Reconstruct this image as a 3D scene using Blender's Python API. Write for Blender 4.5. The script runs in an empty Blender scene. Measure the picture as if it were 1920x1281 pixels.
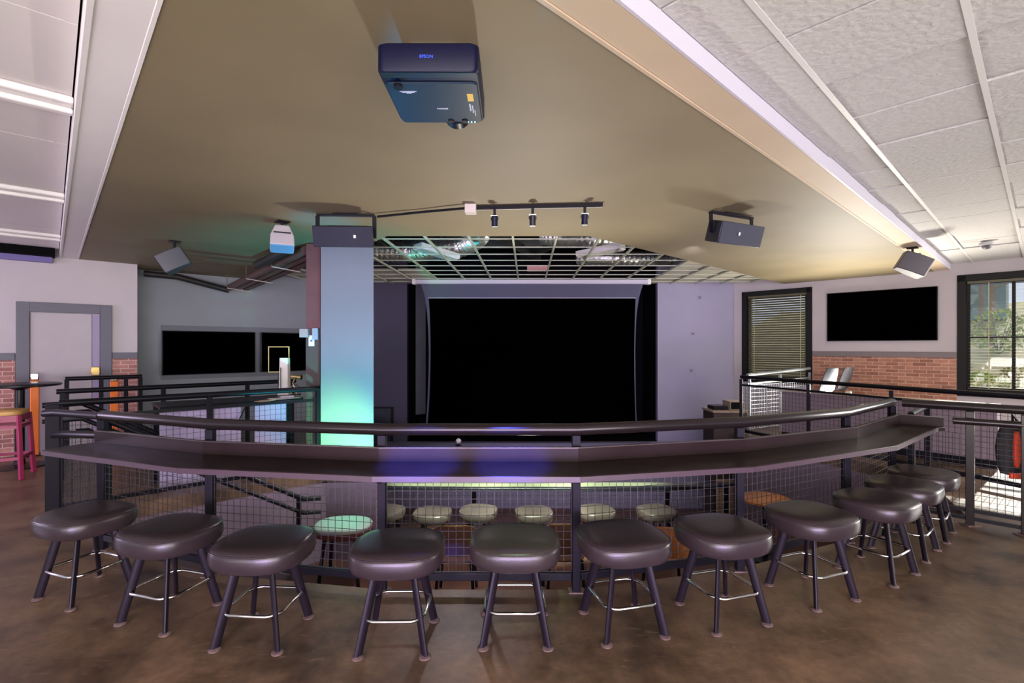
import bpy, bmesh, math, random
from mathutils import Vector, Matrix
random.seed(7)
C = bpy.context.scene.collection
PI = math.pi
F, CX, CY, H = 930.0, 960.0, 650.0, 1.57            # focal length (px), principal column, horizon row, eye height

# ------------------------------------------------------------------ coordinates
TH = 0.8213                                          # the room stands at 47 degrees to the camera
D = Vector((math.sin(TH), math.cos(TH), 0))          # along the room, towards the wall with the windows
N = Vector((-math.cos(TH), math.sin(TH), 0))         # across the room, towards the wall with the door
UP = Vector((0, 0, 1))
AW, BW, BW2, YW = 11.5, 10.1, 10.75, 11.4            # window wall, door wall, recessed grey wall, stage wall
ZC, ZD = 3.01, 2.91                                  # tiled ceiling, dropped dark ceiling
def ab(a, b, z=0.0): return D * a + N * b + UP * z
def P(px, py, Y): return Vector(((px - CX) / F * Y, Y, H - (py - CY) / F * Y))
def G(px, py, z=0.0): return P(px, py, (H - z) * F / (py - CY))
def WR(px, py, off=0.0):
    k = (px - CX) / F
    return P(px, py, (AW - off) / (k * D.x + D.y))
def WL(px, py, b):
    k = (px - CX) / F
    return P(px, py, b / (k * N.x + N.y))
def bof(p): return p.dot(N)
def aof(p): return p.dot(D)

# ------------------------------------------------------------------ materials
def lin(c):
    return tuple((x / 255 / 12.92 if x / 255 <= .04045 else ((x / 255 + .055) / 1.055) ** 2.4) for x in c)
MATS = {}
def mat(name, rgb, rough=.5, metal=0.0, var=0.0, scale=6.0, bump=0.0, bscale=60.0, emit=None, estr=1.0, spec=.5, coat=0.0, rgb2=None, detail=4):
    if name in MATS: return MATS[name]
    m = bpy.data.materials.new(name); m.use_nodes = True
    nt = m.node_tree; b = nt.nodes['Principled BSDF']
    c = lin(rgb)
    b.inputs['Base Color'].default_value = (*c, 1); b.inputs['Roughness'].default_value = rough
    b.inputs['Metallic'].default_value = metal; b.inputs['Specular IOR Level'].default_value = spec
    b.inputs['Coat Weight'].default_value = coat
    tc = nt.nodes.new('ShaderNodeTexCoord')
    if var or rgb2:
        n = nt.nodes.new('ShaderNodeTexNoise'); n.inputs['Scale'].default_value = scale; n.inputs['Detail'].default_value = detail
        nt.links.new(tc.outputs['Object'], n.inputs['Vector'])
        r = nt.nodes.new('ShaderNodeValToRGB'); e = r.color_ramp.elements
        if rgb2: c0, c1 = lin(rgb2), c
        else: c0, c1 = tuple(x * (1 - var) for x in c), tuple(min(1, x * (1 + var)) for x in c)
        e[0].color = (*c0, 1); e[1].color = (*c1, 1); e[0].position = .35; e[1].position = .66
        nt.links.new(n.outputs['Fac'], r.inputs['Fac']); nt.links.new(r.outputs['Color'], b.inputs['Base Color'])
    if bump:
        n = nt.nodes.new('ShaderNodeTexNoise'); n.inputs['Scale'].default_value = bscale; n.inputs['Detail'].default_value = 3
        nt.links.new(tc.outputs['Object'], n.inputs['Vector'])
        bp = nt.nodes.new('ShaderNodeBump'); bp.inputs['Strength'].default_value = bump; bp.inputs['Distance'].default_value = .01
        nt.links.new(n.outputs['Fac'], bp.inputs['Height']); nt.links.new(bp.outputs['Normal'], b.inputs['Normal'])
    if emit:
        b.inputs['Emission Color'].default_value = (*lin(emit), 1); b.inputs['Emission Strength'].default_value = estr
    MATS[name] = m
    return m
def brick_mat(name, c1, c2, mortar):
    m = bpy.data.materials.new(name); m.use_nodes = True; nt = m.node_tree; b = nt.nodes['Principled BSDF']
    tc = nt.nodes.new('ShaderNodeTexCoord'); br = nt.nodes.new('ShaderNodeTexBrick')
    br.inputs['Scale'].default_value = 1.0; br.inputs['Brick Width'].default_value = .2; br.inputs['Row Height'].default_value = .064
    br.inputs['Mortar Size'].default_value = .006; br.inputs['Color1'].default_value = (*lin(c1), 1); br.inputs['Color2'].default_value = (*lin(c2), 1)
    br.inputs['Mortar'].default_value = (*lin(mortar), 1); br.inputs['Mortar Smooth'].default_value = .4; br.inputs['Bias'].default_value = -.1
    nt.links.new(tc.outputs['UV'], br.inputs['Vector'])
    n = nt.nodes.new('ShaderNodeTexNoise'); n.inputs['Scale'].default_value = 9; n.inputs['Detail'].default_value = 6
    nt.links.new(tc.outputs['UV'], n.inputs['Vector'])
    mx = nt.nodes.new('ShaderNodeMix'); mx.data_type = 'RGBA'; mx.blend_type = 'OVERLAY'; mx.inputs['Factor'].default_value = .35
    nt.links.new(br.outputs['Color'], mx.inputs[6]); nt.links.new(n.outputs['Fac'], mx.inputs[7])
    nt.links.new(mx.outputs[2], b.inputs['Base Color']); b.inputs['Roughness'].default_value = .8
    bp = nt.nodes.new('ShaderNodeBump'); bp.inputs['Strength'].default_value = .5; bp.inputs['Distance'].default_value = .01; bp.invert = True
    nt.links.new(br.outputs['Fac'], bp.inputs['Height']); nt.links.new(bp.outputs['Normal'], b.inputs['Normal'])
    return m
def floor_mat():
    m = bpy.data.materials.new('stained_concrete'); m.use_nodes = True; nt = m.node_tree; b = nt.nodes['Principled BSDF']
    tc = nt.nodes.new('ShaderNodeTexCoord')
    n1 = nt.nodes.new('ShaderNodeTexNoise'); n1.inputs['Scale'].default_value = 2.3; n1.inputs['Detail'].default_value = 8; n1.inputs['Roughness'].default_value = .62
    n2 = nt.nodes.new('ShaderNodeTexNoise'); n2.inputs['Scale'].default_value = 26; n2.inputs['Detail'].default_value = 5
    n3 = nt.nodes.new('ShaderNodeTexNoise'); n3.inputs['Scale'].default_value = 3; n3.inputs['Detail'].default_value = 3; n3.inputs['Distortion'].default_value = 3
    mp = nt.nodes.new('ShaderNodeMapping'); mp.inputs['Scale'].default_value = (1, 7, 1); mp.inputs['Rotation'].default_value = (0, 0, .7)
    nt.links.new(tc.outputs['Object'], mp.inputs['Vector']); nt.links.new(mp.outputs['Vector'], n3.inputs['Vector'])
    for n in (n1, n2): nt.links.new(tc.outputs['Object'], n.inputs['Vector'])
    r = nt.nodes.new('ShaderNodeValToRGB'); e = r.color_ramp.elements
    e[0].position = .34; e[0].color = (*lin((64, 50, 37)), 1); e[1].position = .68; e[1].color = (*lin((122, 97, 73)), 1)
    nt.links.new(n1.outputs['Fac'], r.inputs['Fac'])
    mx = nt.nodes.new('ShaderNodeMix'); mx.data_type = 'RGBA'; mx.blend_type = 'OVERLAY'; mx.inputs['Factor'].default_value = .4
    nt.links.new(r.outputs['Color'], mx.inputs[6]); nt.links.new(n2.outputs['Fac'], mx.inputs[7])
    r3 = nt.nodes.new('ShaderNodeValToRGB'); e = r3.color_ramp.elements       # thin pale scratches
    e[0].position = .64; e[0].color = (0, 0, 0, 1); e[1].position = .70; e[1].color = (.4, .4, .4, 1)
    nt.links.new(n3.outputs['Fac'], r3.inputs['Fac'])
    m2 = nt.nodes.new('ShaderNodeMix'); m2.data_type = 'RGBA'; m2.inputs[7].default_value = (*lin((140, 116, 92)), 1)
    nt.links.new(r3.outputs['Color'], m2.inputs['Factor']); nt.links.new(mx.outputs[2], m2.inputs[6])
    nt.links.new(m2.outputs[2], b.inputs['Base Color'])
    rr = nt.nodes.new('ShaderNodeMapRange'); rr.inputs['To Min'].default_value = .22; rr.inputs['To Max'].default_value = .5
    nt.links.new(n1.outputs['Fac'], rr.inputs['Value']); nt.links.new(rr.outputs['Result'], b.inputs['Roughness'])
    return m
def sheen_mat(name, rgb, pale, rough):               # worn vinyl: small patchy variation
    return mat(name, rgb, rough, rgb2=pale, scale=3.0, bump=.06, bscale=140, spec=.42)

FLOOR = floor_mat()
OLIVE = mat('olive_paint', (125, 113, 86), .62, var=.07, scale=1.2, bump=.12, bscale=5)
CREAM = mat('cream_paint', (188, 168, 142), .6, var=.04, scale=2)
WHITE = mat('white_paint', (226, 222, 220), .55, var=.02, scale=2)
FRAMEM = mat('black_frame', (15, 14, 14), .6, spec=.3)
LILACW = mat('pale_lilac_paint', (192, 188, 200), .5)
TILE = mat('acoustic_tile', (188, 186, 183), .95, var=.05, scale=30, bump=.75, bscale=30)
TEE = mat('ceiling_tee', (206, 204, 202), .5)
PANEL = mat('white_ceiling_board', (216, 210, 207), .7, var=.03, scale=1.5, bump=.05, bscale=4)
WALLW = mat('warm_white_wall', (188, 180, 184), .75, var=.03, scale=2)
WALLG = mat('grey_wall', (134, 139, 146), .75, var=.05, scale=1.5)
WALLP = mat('lilac_grey_wall', (150, 146, 168), .65, var=.04, scale=1.2)
WALLD = mat('dark_slate_wall', (72, 68, 88), .7, var=.05, scale=1.2)
GREYTRIM = mat('slate_trim', (96, 94, 108), .5)
DOORM = mat('door_paint', (176, 168, 174), .55, var=.02)
BLACKM = mat('black_metal', (17, 16, 23), .34, spec=.25)
POSTM = mat('purple_black_metal', (23, 20, 29), .45, spec=.12)
RAILM = mat('bronze_black_rail', (38, 31, 32), .24, metal=.35, spec=.5)
WIREM = mat('steel_wire', (54, 51, 54), .45, metal=.3)
COUNTER = mat('dark_brown_worktop', (42, 32, 32), .26, var=.2, scale=2, spec=.09)
EDGE = mat('worktop_edge', (66, 50, 58), .35)
SEAT = sheen_mat('brown_vinyl', (56, 46, 47), (46, 38, 39), .29)
CHROME = mat('chrome', (215, 212, 210), .12, metal=1.0)
RUST = mat('worn_foot', (96, 78, 72), .55, var=.3, scale=40)
LEGM = mat('plum_black_leg', (26, 20, 27), .4, spec=.16)
BLACK = mat('matte_black', (8, 8, 9), .9, spec=.1)
SCRBLK = mat('screen_black', (1, 1, 1), .95, spec=.0)
NICHE = mat('niche_black', (14, 14, 20), .9, spec=.1)
SCRGREY = mat('screen_border', (72, 72, 94), .7)
SPK = mat('speaker_navy', (18, 19, 34), .5)
SPKG = mat('speaker_grille', (38, 40, 64), .55, bump=.6, bscale=300)
SPKW = mat('speaker_grey', (178, 172, 176), .5)
SPKD = mat('speaker_dark_grey', (86, 84, 92), .5)
PURP = mat('purple_pit_wall', (128, 112, 128), .7, var=.05, scale=2)
PURPW = mat('lilac_panel', (168, 156, 186), .6, var=.04, scale=2)
WOODF = mat('brown_dance_floor', (86, 56, 46), .4, var=.2, scale=3)
PLY = mat('orange_plywood', (176, 108, 56), .4, var=.15, scale=8)
PLYD = mat('dark_bentwood', (92, 62, 44), .4, var=.15, scale=8)
MAROON = mat('maroon_wood', (150, 44, 84), .35)
TAN = mat('tan_cushion', (206, 160, 92), .5)
STEELBR = mat('brown_steel', (96, 58, 62), .5, var=.1, scale=5)
PIPEM = mat('brown_conduit', (88, 66, 62), .45)
DARKPIPE = mat('dark_conduit', (40, 36, 38), .45)
FOIL = mat('foil_duct', (196, 200, 192), .28, metal=.9, bump=1.0, bscale=30)
PLEN = mat('plenum_black', (16, 16, 16), .95, spec=.05)
GALV = mat('galvanised_beam', (58, 60, 54), .5, metal=.3)
ORANGE = mat('orange_plastic', (240, 120, 30), .4)
REDOR = mat('red_orange_cloth', (235, 80, 50), .6)
PAPER = mat('white_paper', (226, 222, 216), .8)
BRASS = mat('brass', (200, 170, 110), .25, metal=.9)
BLINDM = mat('taupe_slat', (92, 88, 68), .5)
GREENY = mat('yellow_rim', (196, 186, 110), .5)
COLW = mat('column_paint', (116, 116, 128), .7, var=.03, scale=2)
NAVY = mat('navy_shell', (8, 9, 40), .42, spec=.2)
NAVYB = mat('teal_black_shell', (14, 38, 54), .42, spec=.25)
LOGOB = mat('blue_lettering', (60, 90, 235), .5)
LOGOW = mat('white_lettering', (190, 190, 200), .5)
YELLOW = mat('yellow_label', (235, 185, 60), .6)
CYANLED = mat('cyan_led', (140, 220, 255), .4, emit=(140, 220, 255), estr=2.0)
BAG = mat('black_cloth', (30, 29, 30), .85)
SHELLG = mat('grey_shell', (74, 80, 88), .4)
DKWOOD = mat('dark_cabinet', (58, 44, 42), .5, var=.1)
HATCH = mat('teal_slate_door', (38, 44, 60), .5)
GLASS = bpy.data.materials.new('window_glass'); GLASS.use_nodes = True
def _glass():
    nt = GLASS.node_tree; nt.nodes.remove(nt.nodes['Principled BSDF']); out = nt.nodes['Material Output']
    g = nt.nodes.new('ShaderNodeBsdfGlossy'); g.inputs['Roughness'].default_value = .02
    t = nt.nodes.new('ShaderNodeBsdfTransparent'); t.inputs['Color'].default_value = (.95, .97, .97, 1)
    mx = nt.nodes.new('ShaderNodeMixShader'); mx.inputs['Fac'].default_value = .07
    nt.links.new(t.outputs[0], mx.inputs[1]); nt.links.new(g.outputs[0], mx.inputs[2]); nt.links.new(mx.outputs[0], out.inputs['Surface'])
_glass()
BRICKR = brick_mat('red_brick', (178, 126, 104), (138, 90, 74), (196, 168, 152))
BRICKL = brick_mat('pink_brick', (178, 124, 116), (142, 92, 88), (204, 176, 172))

# ------------------------------------------------------------------ geometry collector
class MB:
    def __init__(s): s.v = []; s.f = []; s.uv = {}
    def add(s, vs, fs):
        o = len(s.v); s.v += [Vector(p) for p in vs]; s.f += [tuple(o + i for i in f) for f in fs]; return s
    def obox(s, c, ex, ey, ez, sx, sy, sz):
        c = Vector(c); x, y, z = ex * sx / 2, ey * sy / 2, ez * sz / 2
        vs = [c + a * x + b * y + d * z for a in (-1, 1) for b in (-1, 1) for d in (-1, 1)]
        return s.add(vs, [(0, 1, 3, 2), (4, 6, 7, 5), (0, 4, 5, 1), (2, 3, 7, 6), (0, 2, 6, 4), (1, 5, 7, 3)])
    def box(s, x0, y0, z0, x1, y1, z1):
        return s.obox(((x0 + x1) / 2, (y0 + y1) / 2, (z0 + z1) / 2), Vector((1, 0, 0)), Vector((0, 1, 0)), UP, x1 - x0, y1 - y0, z1 - z0)
    def rbox(s, a0, b0, z0, a1, b1, z1):             # box in the room's own axes
        return s.obox(ab((a0 + a1) / 2, (b0 + b1) / 2, (z0 + z1) / 2), D, N, UP, a1 - a0, b1 - b0, z1 - z0)
    def bar(s, p0, p1, w, h=None, up=UP):
        p0, p1 = Vector(p0), Vector(p1); h = h or w; d = p1 - p0; L = d.length
        if L < 1e-6: return s
        d /= L; sd = d.cross(up)
        if sd.length < 1e-4: sd = d.cross(Vector((1, 0, 0)))
        sd.normalize(); u = sd.cross(d)
        return s.obox((p0 + p1) / 2, d, sd, u, L, w, h)
    def tube(s, pts, r, seg=12, closed=False, cap=True, rr=None, flat=1.0):
        pts = [Vector(p) for p in pts]; n = len(pts); o = len(s.v); ref = None
        for i, p in enumerate(pts):
            a = pts[(i - 1) % n] if closed or i > 0 else p; b = pts[(i + 1) % n] if closed or i < n - 1 else p
            d0 = (p - a); d1 = (b - p)
            t = (d0.normalized() if d0.length else Vector()) + (d1.normalized() if d1.length else Vector())
            t.normalize()
            if ref is None:
                ref = UP if abs(t.z) < .9 else Vector((0, 1, 0))
            sd = t.cross(ref).normalized(); u = sd.cross(t).normalized()
            ref = u
            k = 1.0
            if d0.length and d1.length: k = 1 / max(.5, math.cos(d0.angle(d1) / 2))
            R = rr[i] if rr else r
            s.v += [p + (sd * math.cos(q) * k + u * math.sin(q) * flat) * R for q in (2 * PI * j / seg for j in range(seg))]
        m = n if closed else n - 1
        for i in range(m):
            for j in range(seg):
                A = o + i * seg; B = o + ((i + 1) % n) * seg
                s.f.append((A + j, A + (j + 1) % seg, B + (j + 1) % seg, B + j))
        if cap and not closed:
            s.f.append(tuple(o + j for j in reversed(range(seg)))); s.f.append(tuple(o + (n - 1) * seg + j for j in range(seg)))
        return s
    def rings(s, rings, cap0=True, cap1=True):
        o = len(s.v); n = len(rings[0])
        for r in rings: s.v += [Vector(p) for p in r]
        for i in range(len(rings) - 1):
            for j in range(n):
                A, B = o + i * n, o + (i + 1) * n
                s.f.append((A + j, A + (j + 1) % n, B + (j + 1) % n, B + j))
        if cap0: s.f.append(tuple(o + j for j in reversed(range(n))))
        if cap1: s.f.append(tuple(o + (len(rings) - 1) * n + j for j in range(n)))
        return s
    def lathe(s, prof, c=(0, 0, 0), seg=24):
        c = Vector(c)
        return s.rings([[c + Vector((r * math.cos(2 * PI * j / seg), r * math.sin(2 * PI * j / seg), z)) for j in range(seg)] for r, z in prof])
    def prism(s, poly, z0, z1):
        poly = [Vector((p[0], p[1], 0)) for p in poly]
        A = sum(p.x * q.y - q.x * p.y for p, q in zip(poly, poly[1:] + poly[:1]))
        if A < 0: poly.reverse()
        return s.rings([[p + UP * z0 for p in poly], [p + UP * z1 for p in poly]])
    def ball(s, c, r, seg=12, sz=1.0):
        return s.lathe([(r * math.sin(PI * i / 8) + 1e-4, -r * sz * math.cos(PI * i / 8)) for i in range(9)], c, seg)
ORG = {}
def setp(o, label=None, cat=None, group=None, kind=None):
    if label: o['label'] = label
    if cat: o['category'] = cat
    if group: o['group'] = group
    if kind: o['kind'] = kind
    return o
def build(name, mb, m, parent=None, label=None, cat=None, group=None, kind=None, smooth=True, bevel=0.0, org=None, seg=2):
    if parent is None and org is None:
        xs = [p.x for p in mb.v]; ys = [p.y for p in mb.v]
        org = Vector(((min(xs) + max(xs)) / 2, (min(ys) + max(ys)) / 2, min(p.z for p in mb.v)))
    if parent is not None: org = ORG[parent.name]
    me = bpy.data.meshes.new(name)
    me.from_pydata([p - org for p in mb.v], [], mb.f); me.update()
    if max((len(f) for f in mb.f), default=0) > 4 or True:
        bm = bmesh.new(); bm.from_mesh(me)
        big = [f for f in bm.faces if len(f.verts) > 6]
        if big: bmesh.ops.triangulate(bm, faces=big, ngon_method='EAR_CLIP')
        bmesh.ops.recalc_face_normals(bm, faces=bm.faces); bm.to_mesh(me); bm.free()
    if smooth:
        me.polygons.foreach_set('use_smooth', [True] * len(me.polygons)); me.set_sharp_from_angle(angle=math.radians(38))
    me.materials.append(m)
    o = bpy.data.objects.new(name, me); C.objects.link(o)
    if parent is not None: o.parent = parent
    else: o.location = org
    ORG[o.name] = org
    if bevel:
        bv = o.modifiers.new('soft_edge', 'BEVEL'); bv.width = bevel; bv.segments = seg; bv.limit_method = 'ANGLE'; bv.angle_limit = math.radians(40)
    return setp(o, label, cat, group, kind)
def thing(name, loc, label, cat, group=None, kind=None):
    o = bpy.data.objects.new(name, None); C.objects.link(o); o.location = loc; o.empty_display_size = .1
    ORG[o.name] = Vector(loc)
    return setp(o, label, cat, group, kind)
def struct(name, mb, m, **k): return build(name, mb, m, kind='structure', **k)
def dup(root, loc, rz, label=None, group=None):
    r = root.copy(); C.objects.link(r); r.location = loc; r.rotation_euler = (0, 0, rz)
    ORG[r.name] = Vector(loc)
    if label: r['label'] = label
    if group: r['group'] = group
    for ch in list(root.children):
        c = ch.copy(); C.objects.link(c); c.parent = r
        for g in list(ch.children):
            d = g.copy(); C.objects.link(d); d.parent = c
    return r
def text_mesh(txt, size, depth, m, name, parent, mw):
    cu = bpy.data.curves.new(name + '_font', 'FONT'); cu.body = txt; cu.size = size; cu.extrude = depth; cu.align_x = 'CENTER'; cu.align_y = 'CENTER'
    t = bpy.data.objects.new(name + '_tmp', cu); C.objects.link(t)
    dg = bpy.context.evaluated_depsgraph_get(); me = bpy.data.meshes.new_from_object(t.evaluated_get(dg))
    bpy.data.objects.remove(t)
    me.transform(Matrix.Translation(-ORG[parent.name]) @ mw)
    me.materials.clear(); me.materials.append(m)
    o = bpy.data.objects.new(name, me); C.objects.link(o); o.parent = parent; ORG[o.name] = ORG[parent.name]
    return o
def frame_m(c, ex, ey):
    ez = ex.cross(ey)
    return Matrix(((ex.x, ey.x, ez.x, c.x), (ex.y, ey.y, ez.y, c.y), (ex.z, ey.z, ez.z, c.z), (0, 0, 0, 1)))

# ------------------------------------------------------------------ pit outline
R1 = [Vector((-3.16, 3.83, 0)), Vector((-2.06, 3.39, 0)), Vector((-.83, 3.175, 0)), Vector((.41, 3.175, 0)), Vector((1.59, 3.47, 0)), Vector((2.68, 3.98, 0)), Vector((3.63, 4.74, 0))]
RE = Vector((4.27, 4.12, 0))
LP0, LP1 = Vector((-4.22, 4.62, 0)), Vector((-2.42, 6.28, 0))           # railing along the stair, door side
Q0, Q1 = Vector((4.02, 8.7, 0)), Vector((5.42, 5.15, 0))                # railing along the window-side walkway

# ------------------------------------------------------------------ floors
fl = [(-12, -4.5), (14, -4.5), (14, 5), tuple(ab(AW + .1, -1).xy), tuple(ab(AW + .1, 4.95).xy), (4.6, 11.5), (4.0, 8.66), (5.02, 6.05), (4.22, 4.62), tuple((R1[6] + Vector((0, .02, 0))).xy)]
fl += [tuple((p + Vector((0, .03, 0))).xy) for p in reversed(R1[:6])] + [(-3.95, 4.45), (LP0.x + .06, LP0.y - .05), (LP1.x + .06, LP1.y), (-1.74, 6.3), (-1.98, 7.1), (-3.4, 11.5), (-3.9, 11.6), tuple(ab(.5, BW2 + .1).xy), tuple(ab(-6, BW2 + .1).xy)]
mb = MB().prism(fl, -.14, 0.0); struct('floor', mb, FLOOR, smooth=False)
pit = fl[5:27]
mb = MB()
pl = [Vector((x, y, 0)) for x, y in fl[5:len(fl) - 3]]
for p, q in zip(pl, pl[1:]):
    n = (q - p).cross(UP).normalized()
    mb.obox((p + q) / 2 + UP * -1.02 - n * -.03, (q - p).normalized(), n, UP, (q - p).length + .05, .06, 1.76)
struct('trim_pit', mb, PURP, smooth=False)
struct('floor_tier', MB().box(-3.6, 2.9, -1.9, 5.3, 7.28, -1.1), WOODF, smooth=False)
struct('floor_stage', MB().box(-4.5, 7.28, -2.0, 6, 13, -1.9), WOODF, smooth=False)
struct('trim_stage', MB().box(-2.9, 10.62, -1.9, 4.6, 11.35, -.6), WALLP, smooth=False)

# ------------------------------------------------------------------ walls
def wall_with_holes(a_or_b, axis, u0, u1, z0, z1, holes, thick):
    """wall in the room's axes; holes = [(u_lo, u_hi, z_lo, z_hi)]"""
    mb = MB(); us = sorted({u0, u1, *[h[0] for h in holes], *[h[1] for h in holes]})
    for s, e in zip(us, us[1:]):
        hs = [h for h in holes if h[0] <= s + 1e-6 and h[1] >= e - 1e-6]
        spans = [(z0, z1)] if not hs else [(z0, hs[0][2]), (hs[0][3], z1)]
        for q, r in spans:
            if axis == 'a': mb.rbox(a_or_b, s, q, a_or_b + thick, e, r)
            else: mb.rbox(s, a_or_b, q, e, a_or_b + thick, r)
    return mb
w1l, w1r = bof(WR(1392, 600)), bof(WR(1523, 600)); w2l = bof(WR(1795, 600)); w2r = w2l - 2.55
wz0, wz1 = .78, 2.80
HOLES = [(w1r, w1l, wz0, wz1), (w2r, w2l, .72, wz1), (w2r - 3.2, w2r - .65, .72, wz1)]
mb = wall_with_holes(AW, 'a', -9, 4.95, -.14, 4.1, HOLES, .18); struct('wall_right', mb, WALLW, smooth=False)
jog = aof(WL(257.5, 600, BW))
mb = wall_with_holes(BW, 'b', -7, jog, -.14, 4.1, [], .8); struct('wall_left', mb, WALLW, smooth=False)
mb = MB().rbox(jog, BW2, -.14, 7.0, BW2 + .15, 4.1); struct('wall_left_recess', mb, WALLG, smooth=False)
NX0, NX1 = (763 - CX) / F * YW, (1233 - CX) / F * YW
struct('wall_back_slate', MB().box(-4.4, YW, -1.9, NX0, YW + .15, 4.1), WALLD, smooth=False)
struct('wall_back_lilac', MB().box(NX1, YW, -1.9, 5.4, YW + .15, 4.1), WALLP, smooth=False)
mb = MB().box(NX0 - .1, YW + 1.3, -1.9, NX1 + .1, YW + 1.4, 4.1).box(NX0 - .1, YW + .15, -1.9, NX0, YW + 1.3, 4.1).box(NX1, YW + .15, -1.9, NX1 + .1, YW + 1.3, 4.1)
struct('wall_niche', mb, NICHE, smooth=False)
struct('trim_niche', MB().box(NX0 + .01, 11.36, -1.9, NX1 - .01, YW + 1.3, -.6), NICHE, smooth=False)

# ------------------------------------------------------------------ ceilings
ta, tb = 2.514 % .61, .837 % .61
mb = MB(); tee = MB()
a = ta - 6 * .61
while a < AW - .05:
    b = tb + 1.22
    while b > -7:
        a1, b1 = min(a + .61, AW), b
        b0 = b - .61; bb1 = min(b1, 1.12)
        dz = random.choice((0, 0, 0, .004, .009, .014)); t0, t1 = random.uniform(.004, .012), random.uniform(.004, .011)
        if bb1 - b0 > .05: mb.rbox(a + t0, b0 + .004, ZC + dz, a1 - t1, bb1 - .004, ZC + .05)
        b -= .61
    tee.rbox(a - .007, -7.5, ZC - .003, a + .007, 1.12, ZC + .001) if False else None
    a += .61
b = tb + .61
while b > -7:
    if b < 1.1: tee.rbox(-3.5, b - .014, ZC - .005, AW, b + .014, ZC - .0005)
    b -= .61
struct('ceiling_tile', mb, TILE, smooth=False)
struct('trim_ceiling', tee, TEE, smooth=False)
struct('trim_fascia', MB().rbox(.30, 1.12, ZD, AW - .005, 1.135, ZC + .03), LILACW, smooth=False)
struct('trim_soffit', MB().rbox(.32, 1.137, ZD, AW - .005, 1.325, ZD + .03).rbox(.32, 1.315, ZD - .006, AW - .005, 1.335, ZD), CREAM, smooth=False)
struct('trim_beam', MB().rbox(.10, 1.12, ZD, .32, BW - .002, ZC + .03).rbox(.10, 1.12, ZD - .008, .125, BW - .002, ZD).rbox(.3, 1.34, ZD - .006, .32, BW - .002, ZD), WHITE, bevel=.006)
# dark dropped ceiling with the opening over the pit
eR = 3.80
dk = [(.322, 1.337), (AW - .005, 1.337), (AW - .005, eR), (4.78, 3.776), (2.99, 5.44), (3.05, 6.0), (3.05, BW2 - .005), (jog + .005, BW2 - .005), (jog + .005, BW - .005), (.322, BW - .005)]
struct('ceiling', MB().prism([tuple(ab(*p).xy) for p in dk], ZD, ZC + .04), OLIVE, smooth=False)
struct('ceiling_plenum', MB().rbox(-6, 1.0, 4.0, AW + .2, BW2 + .2, 4.1), PLEN, smooth=False)
struct('ceiling_roof', MB().rbox(-6, -9, ZC + .1, AW + .2, 1.0, ZC + .2), PLEN, smooth=False)
# white ceiling beyond the beam: boards and ribs
mb = MB()
for i in range(6):
    b = 1.15 + i * 1.8
    for j in range(4):
        mb.rbox(.095 - 1.3 * (j + 1) + .004, b + .004, ZC, .095 - 1.3 * j - .004, min(b + 1.796, BW - .01), ZC + .04)
struct('ceiling_board', mb, PANEL, smooth=False)
mb = MB()
for b in (1.45, 3.9, 6.35, 8.7):
    mb.rbox(-5, b - .10, ZC - .045, .098, b + .10, ZC - .001); mb.rbox(-5, b - .03, ZC - .08, .098, b + .03, ZC - .045)
struct('trim_rib', mb, WHITE, bevel=.012)
struct('trim_valance', MB().rbox(-4, BW - .24, ZC - .12, .05, BW - .004, ZC - .001), BLACK, smooth=False)
struct('trim_valance_lip', MB().rbox(-4, BW - .10, ZC - .2, .02, BW - .004, ZC - .121), mat('violet_strip', (112, 100, 160), .6), smooth=False)

# suspended grid over the pit
mb = MB()
def gp(x, y, z=ZC): return Vector((x + .03 * (y - 6.47), y, z))
def in_open(x, y):
    p = Vector((x, y, 0)); a_, b_ = aof(p), bof(p)
    lim = 3.776 + (a_ - 4.78) / (AW - 4.78) * (eR - 3.776)
    if a_ < 3.06: return False
    if b_ < lim: return False
    k = (b_ - 3.776) / (5.44 - 3.776)
    if 0 <= k <= 1 and a_ < 4.78 + (2.99 - 4.78) * k: return False
    return b_ < BW2 - .02 and a_ < AW - .02 and y < YW - .01
def clipbar(p, q, w, h, n=60):
    run = None
    for i in range(n + 1):
        c = p.lerp(q, i / n); ok = in_open(c.x, c.y)
        if ok and run is None: run = c
        if run is not None and (not ok or i == n):
            e = p.lerp(q, (i - (0 if ok else 1)) / n)
            if (e - run).length > .05: mb.bar(run, e, w, h)
            run = None
for k in range(-9, 11): clipbar(gp(.01 + .575 * k, 5.9), gp(.01 + .575 * k, YW), .026, .03, 90)
for k in range(0, 9): clipbar(gp(-5, 6.64 + .55 * k, ZC + .001), gp(6.5, 6.64 + .55 * k, ZC + .001), .016, .014, 140)
struct('trim_grid', mb, mat('pale_green_tee', (186, 190, 168), .5), smooth=False)
mb = MB()                                            # tiles left in the grid at both far corners
for i in range(-9, 12):
    for k in range(-1, 9):
        x, y = .01 + .575 * i, 6.64 + .55 * k
        cx, cy = x + .29, y + .27
        keep = (cx > 3.1 and random.random() < .85 and cy > 7.7) or (cx < -1.9 and cy > 9.4)
        if keep and in_open(*gp(cx, cy).xy): mb.obox(gp(cx, cy, ZC + .03), Vector((1, 0, 0)), Vector((0, 1, 0)), UP, .53, .5, .015)
struct('ceiling_grid_tile', mb, mat('grid_tile', (188, 184, 166), .9, bump=.4), smooth=False)
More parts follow.
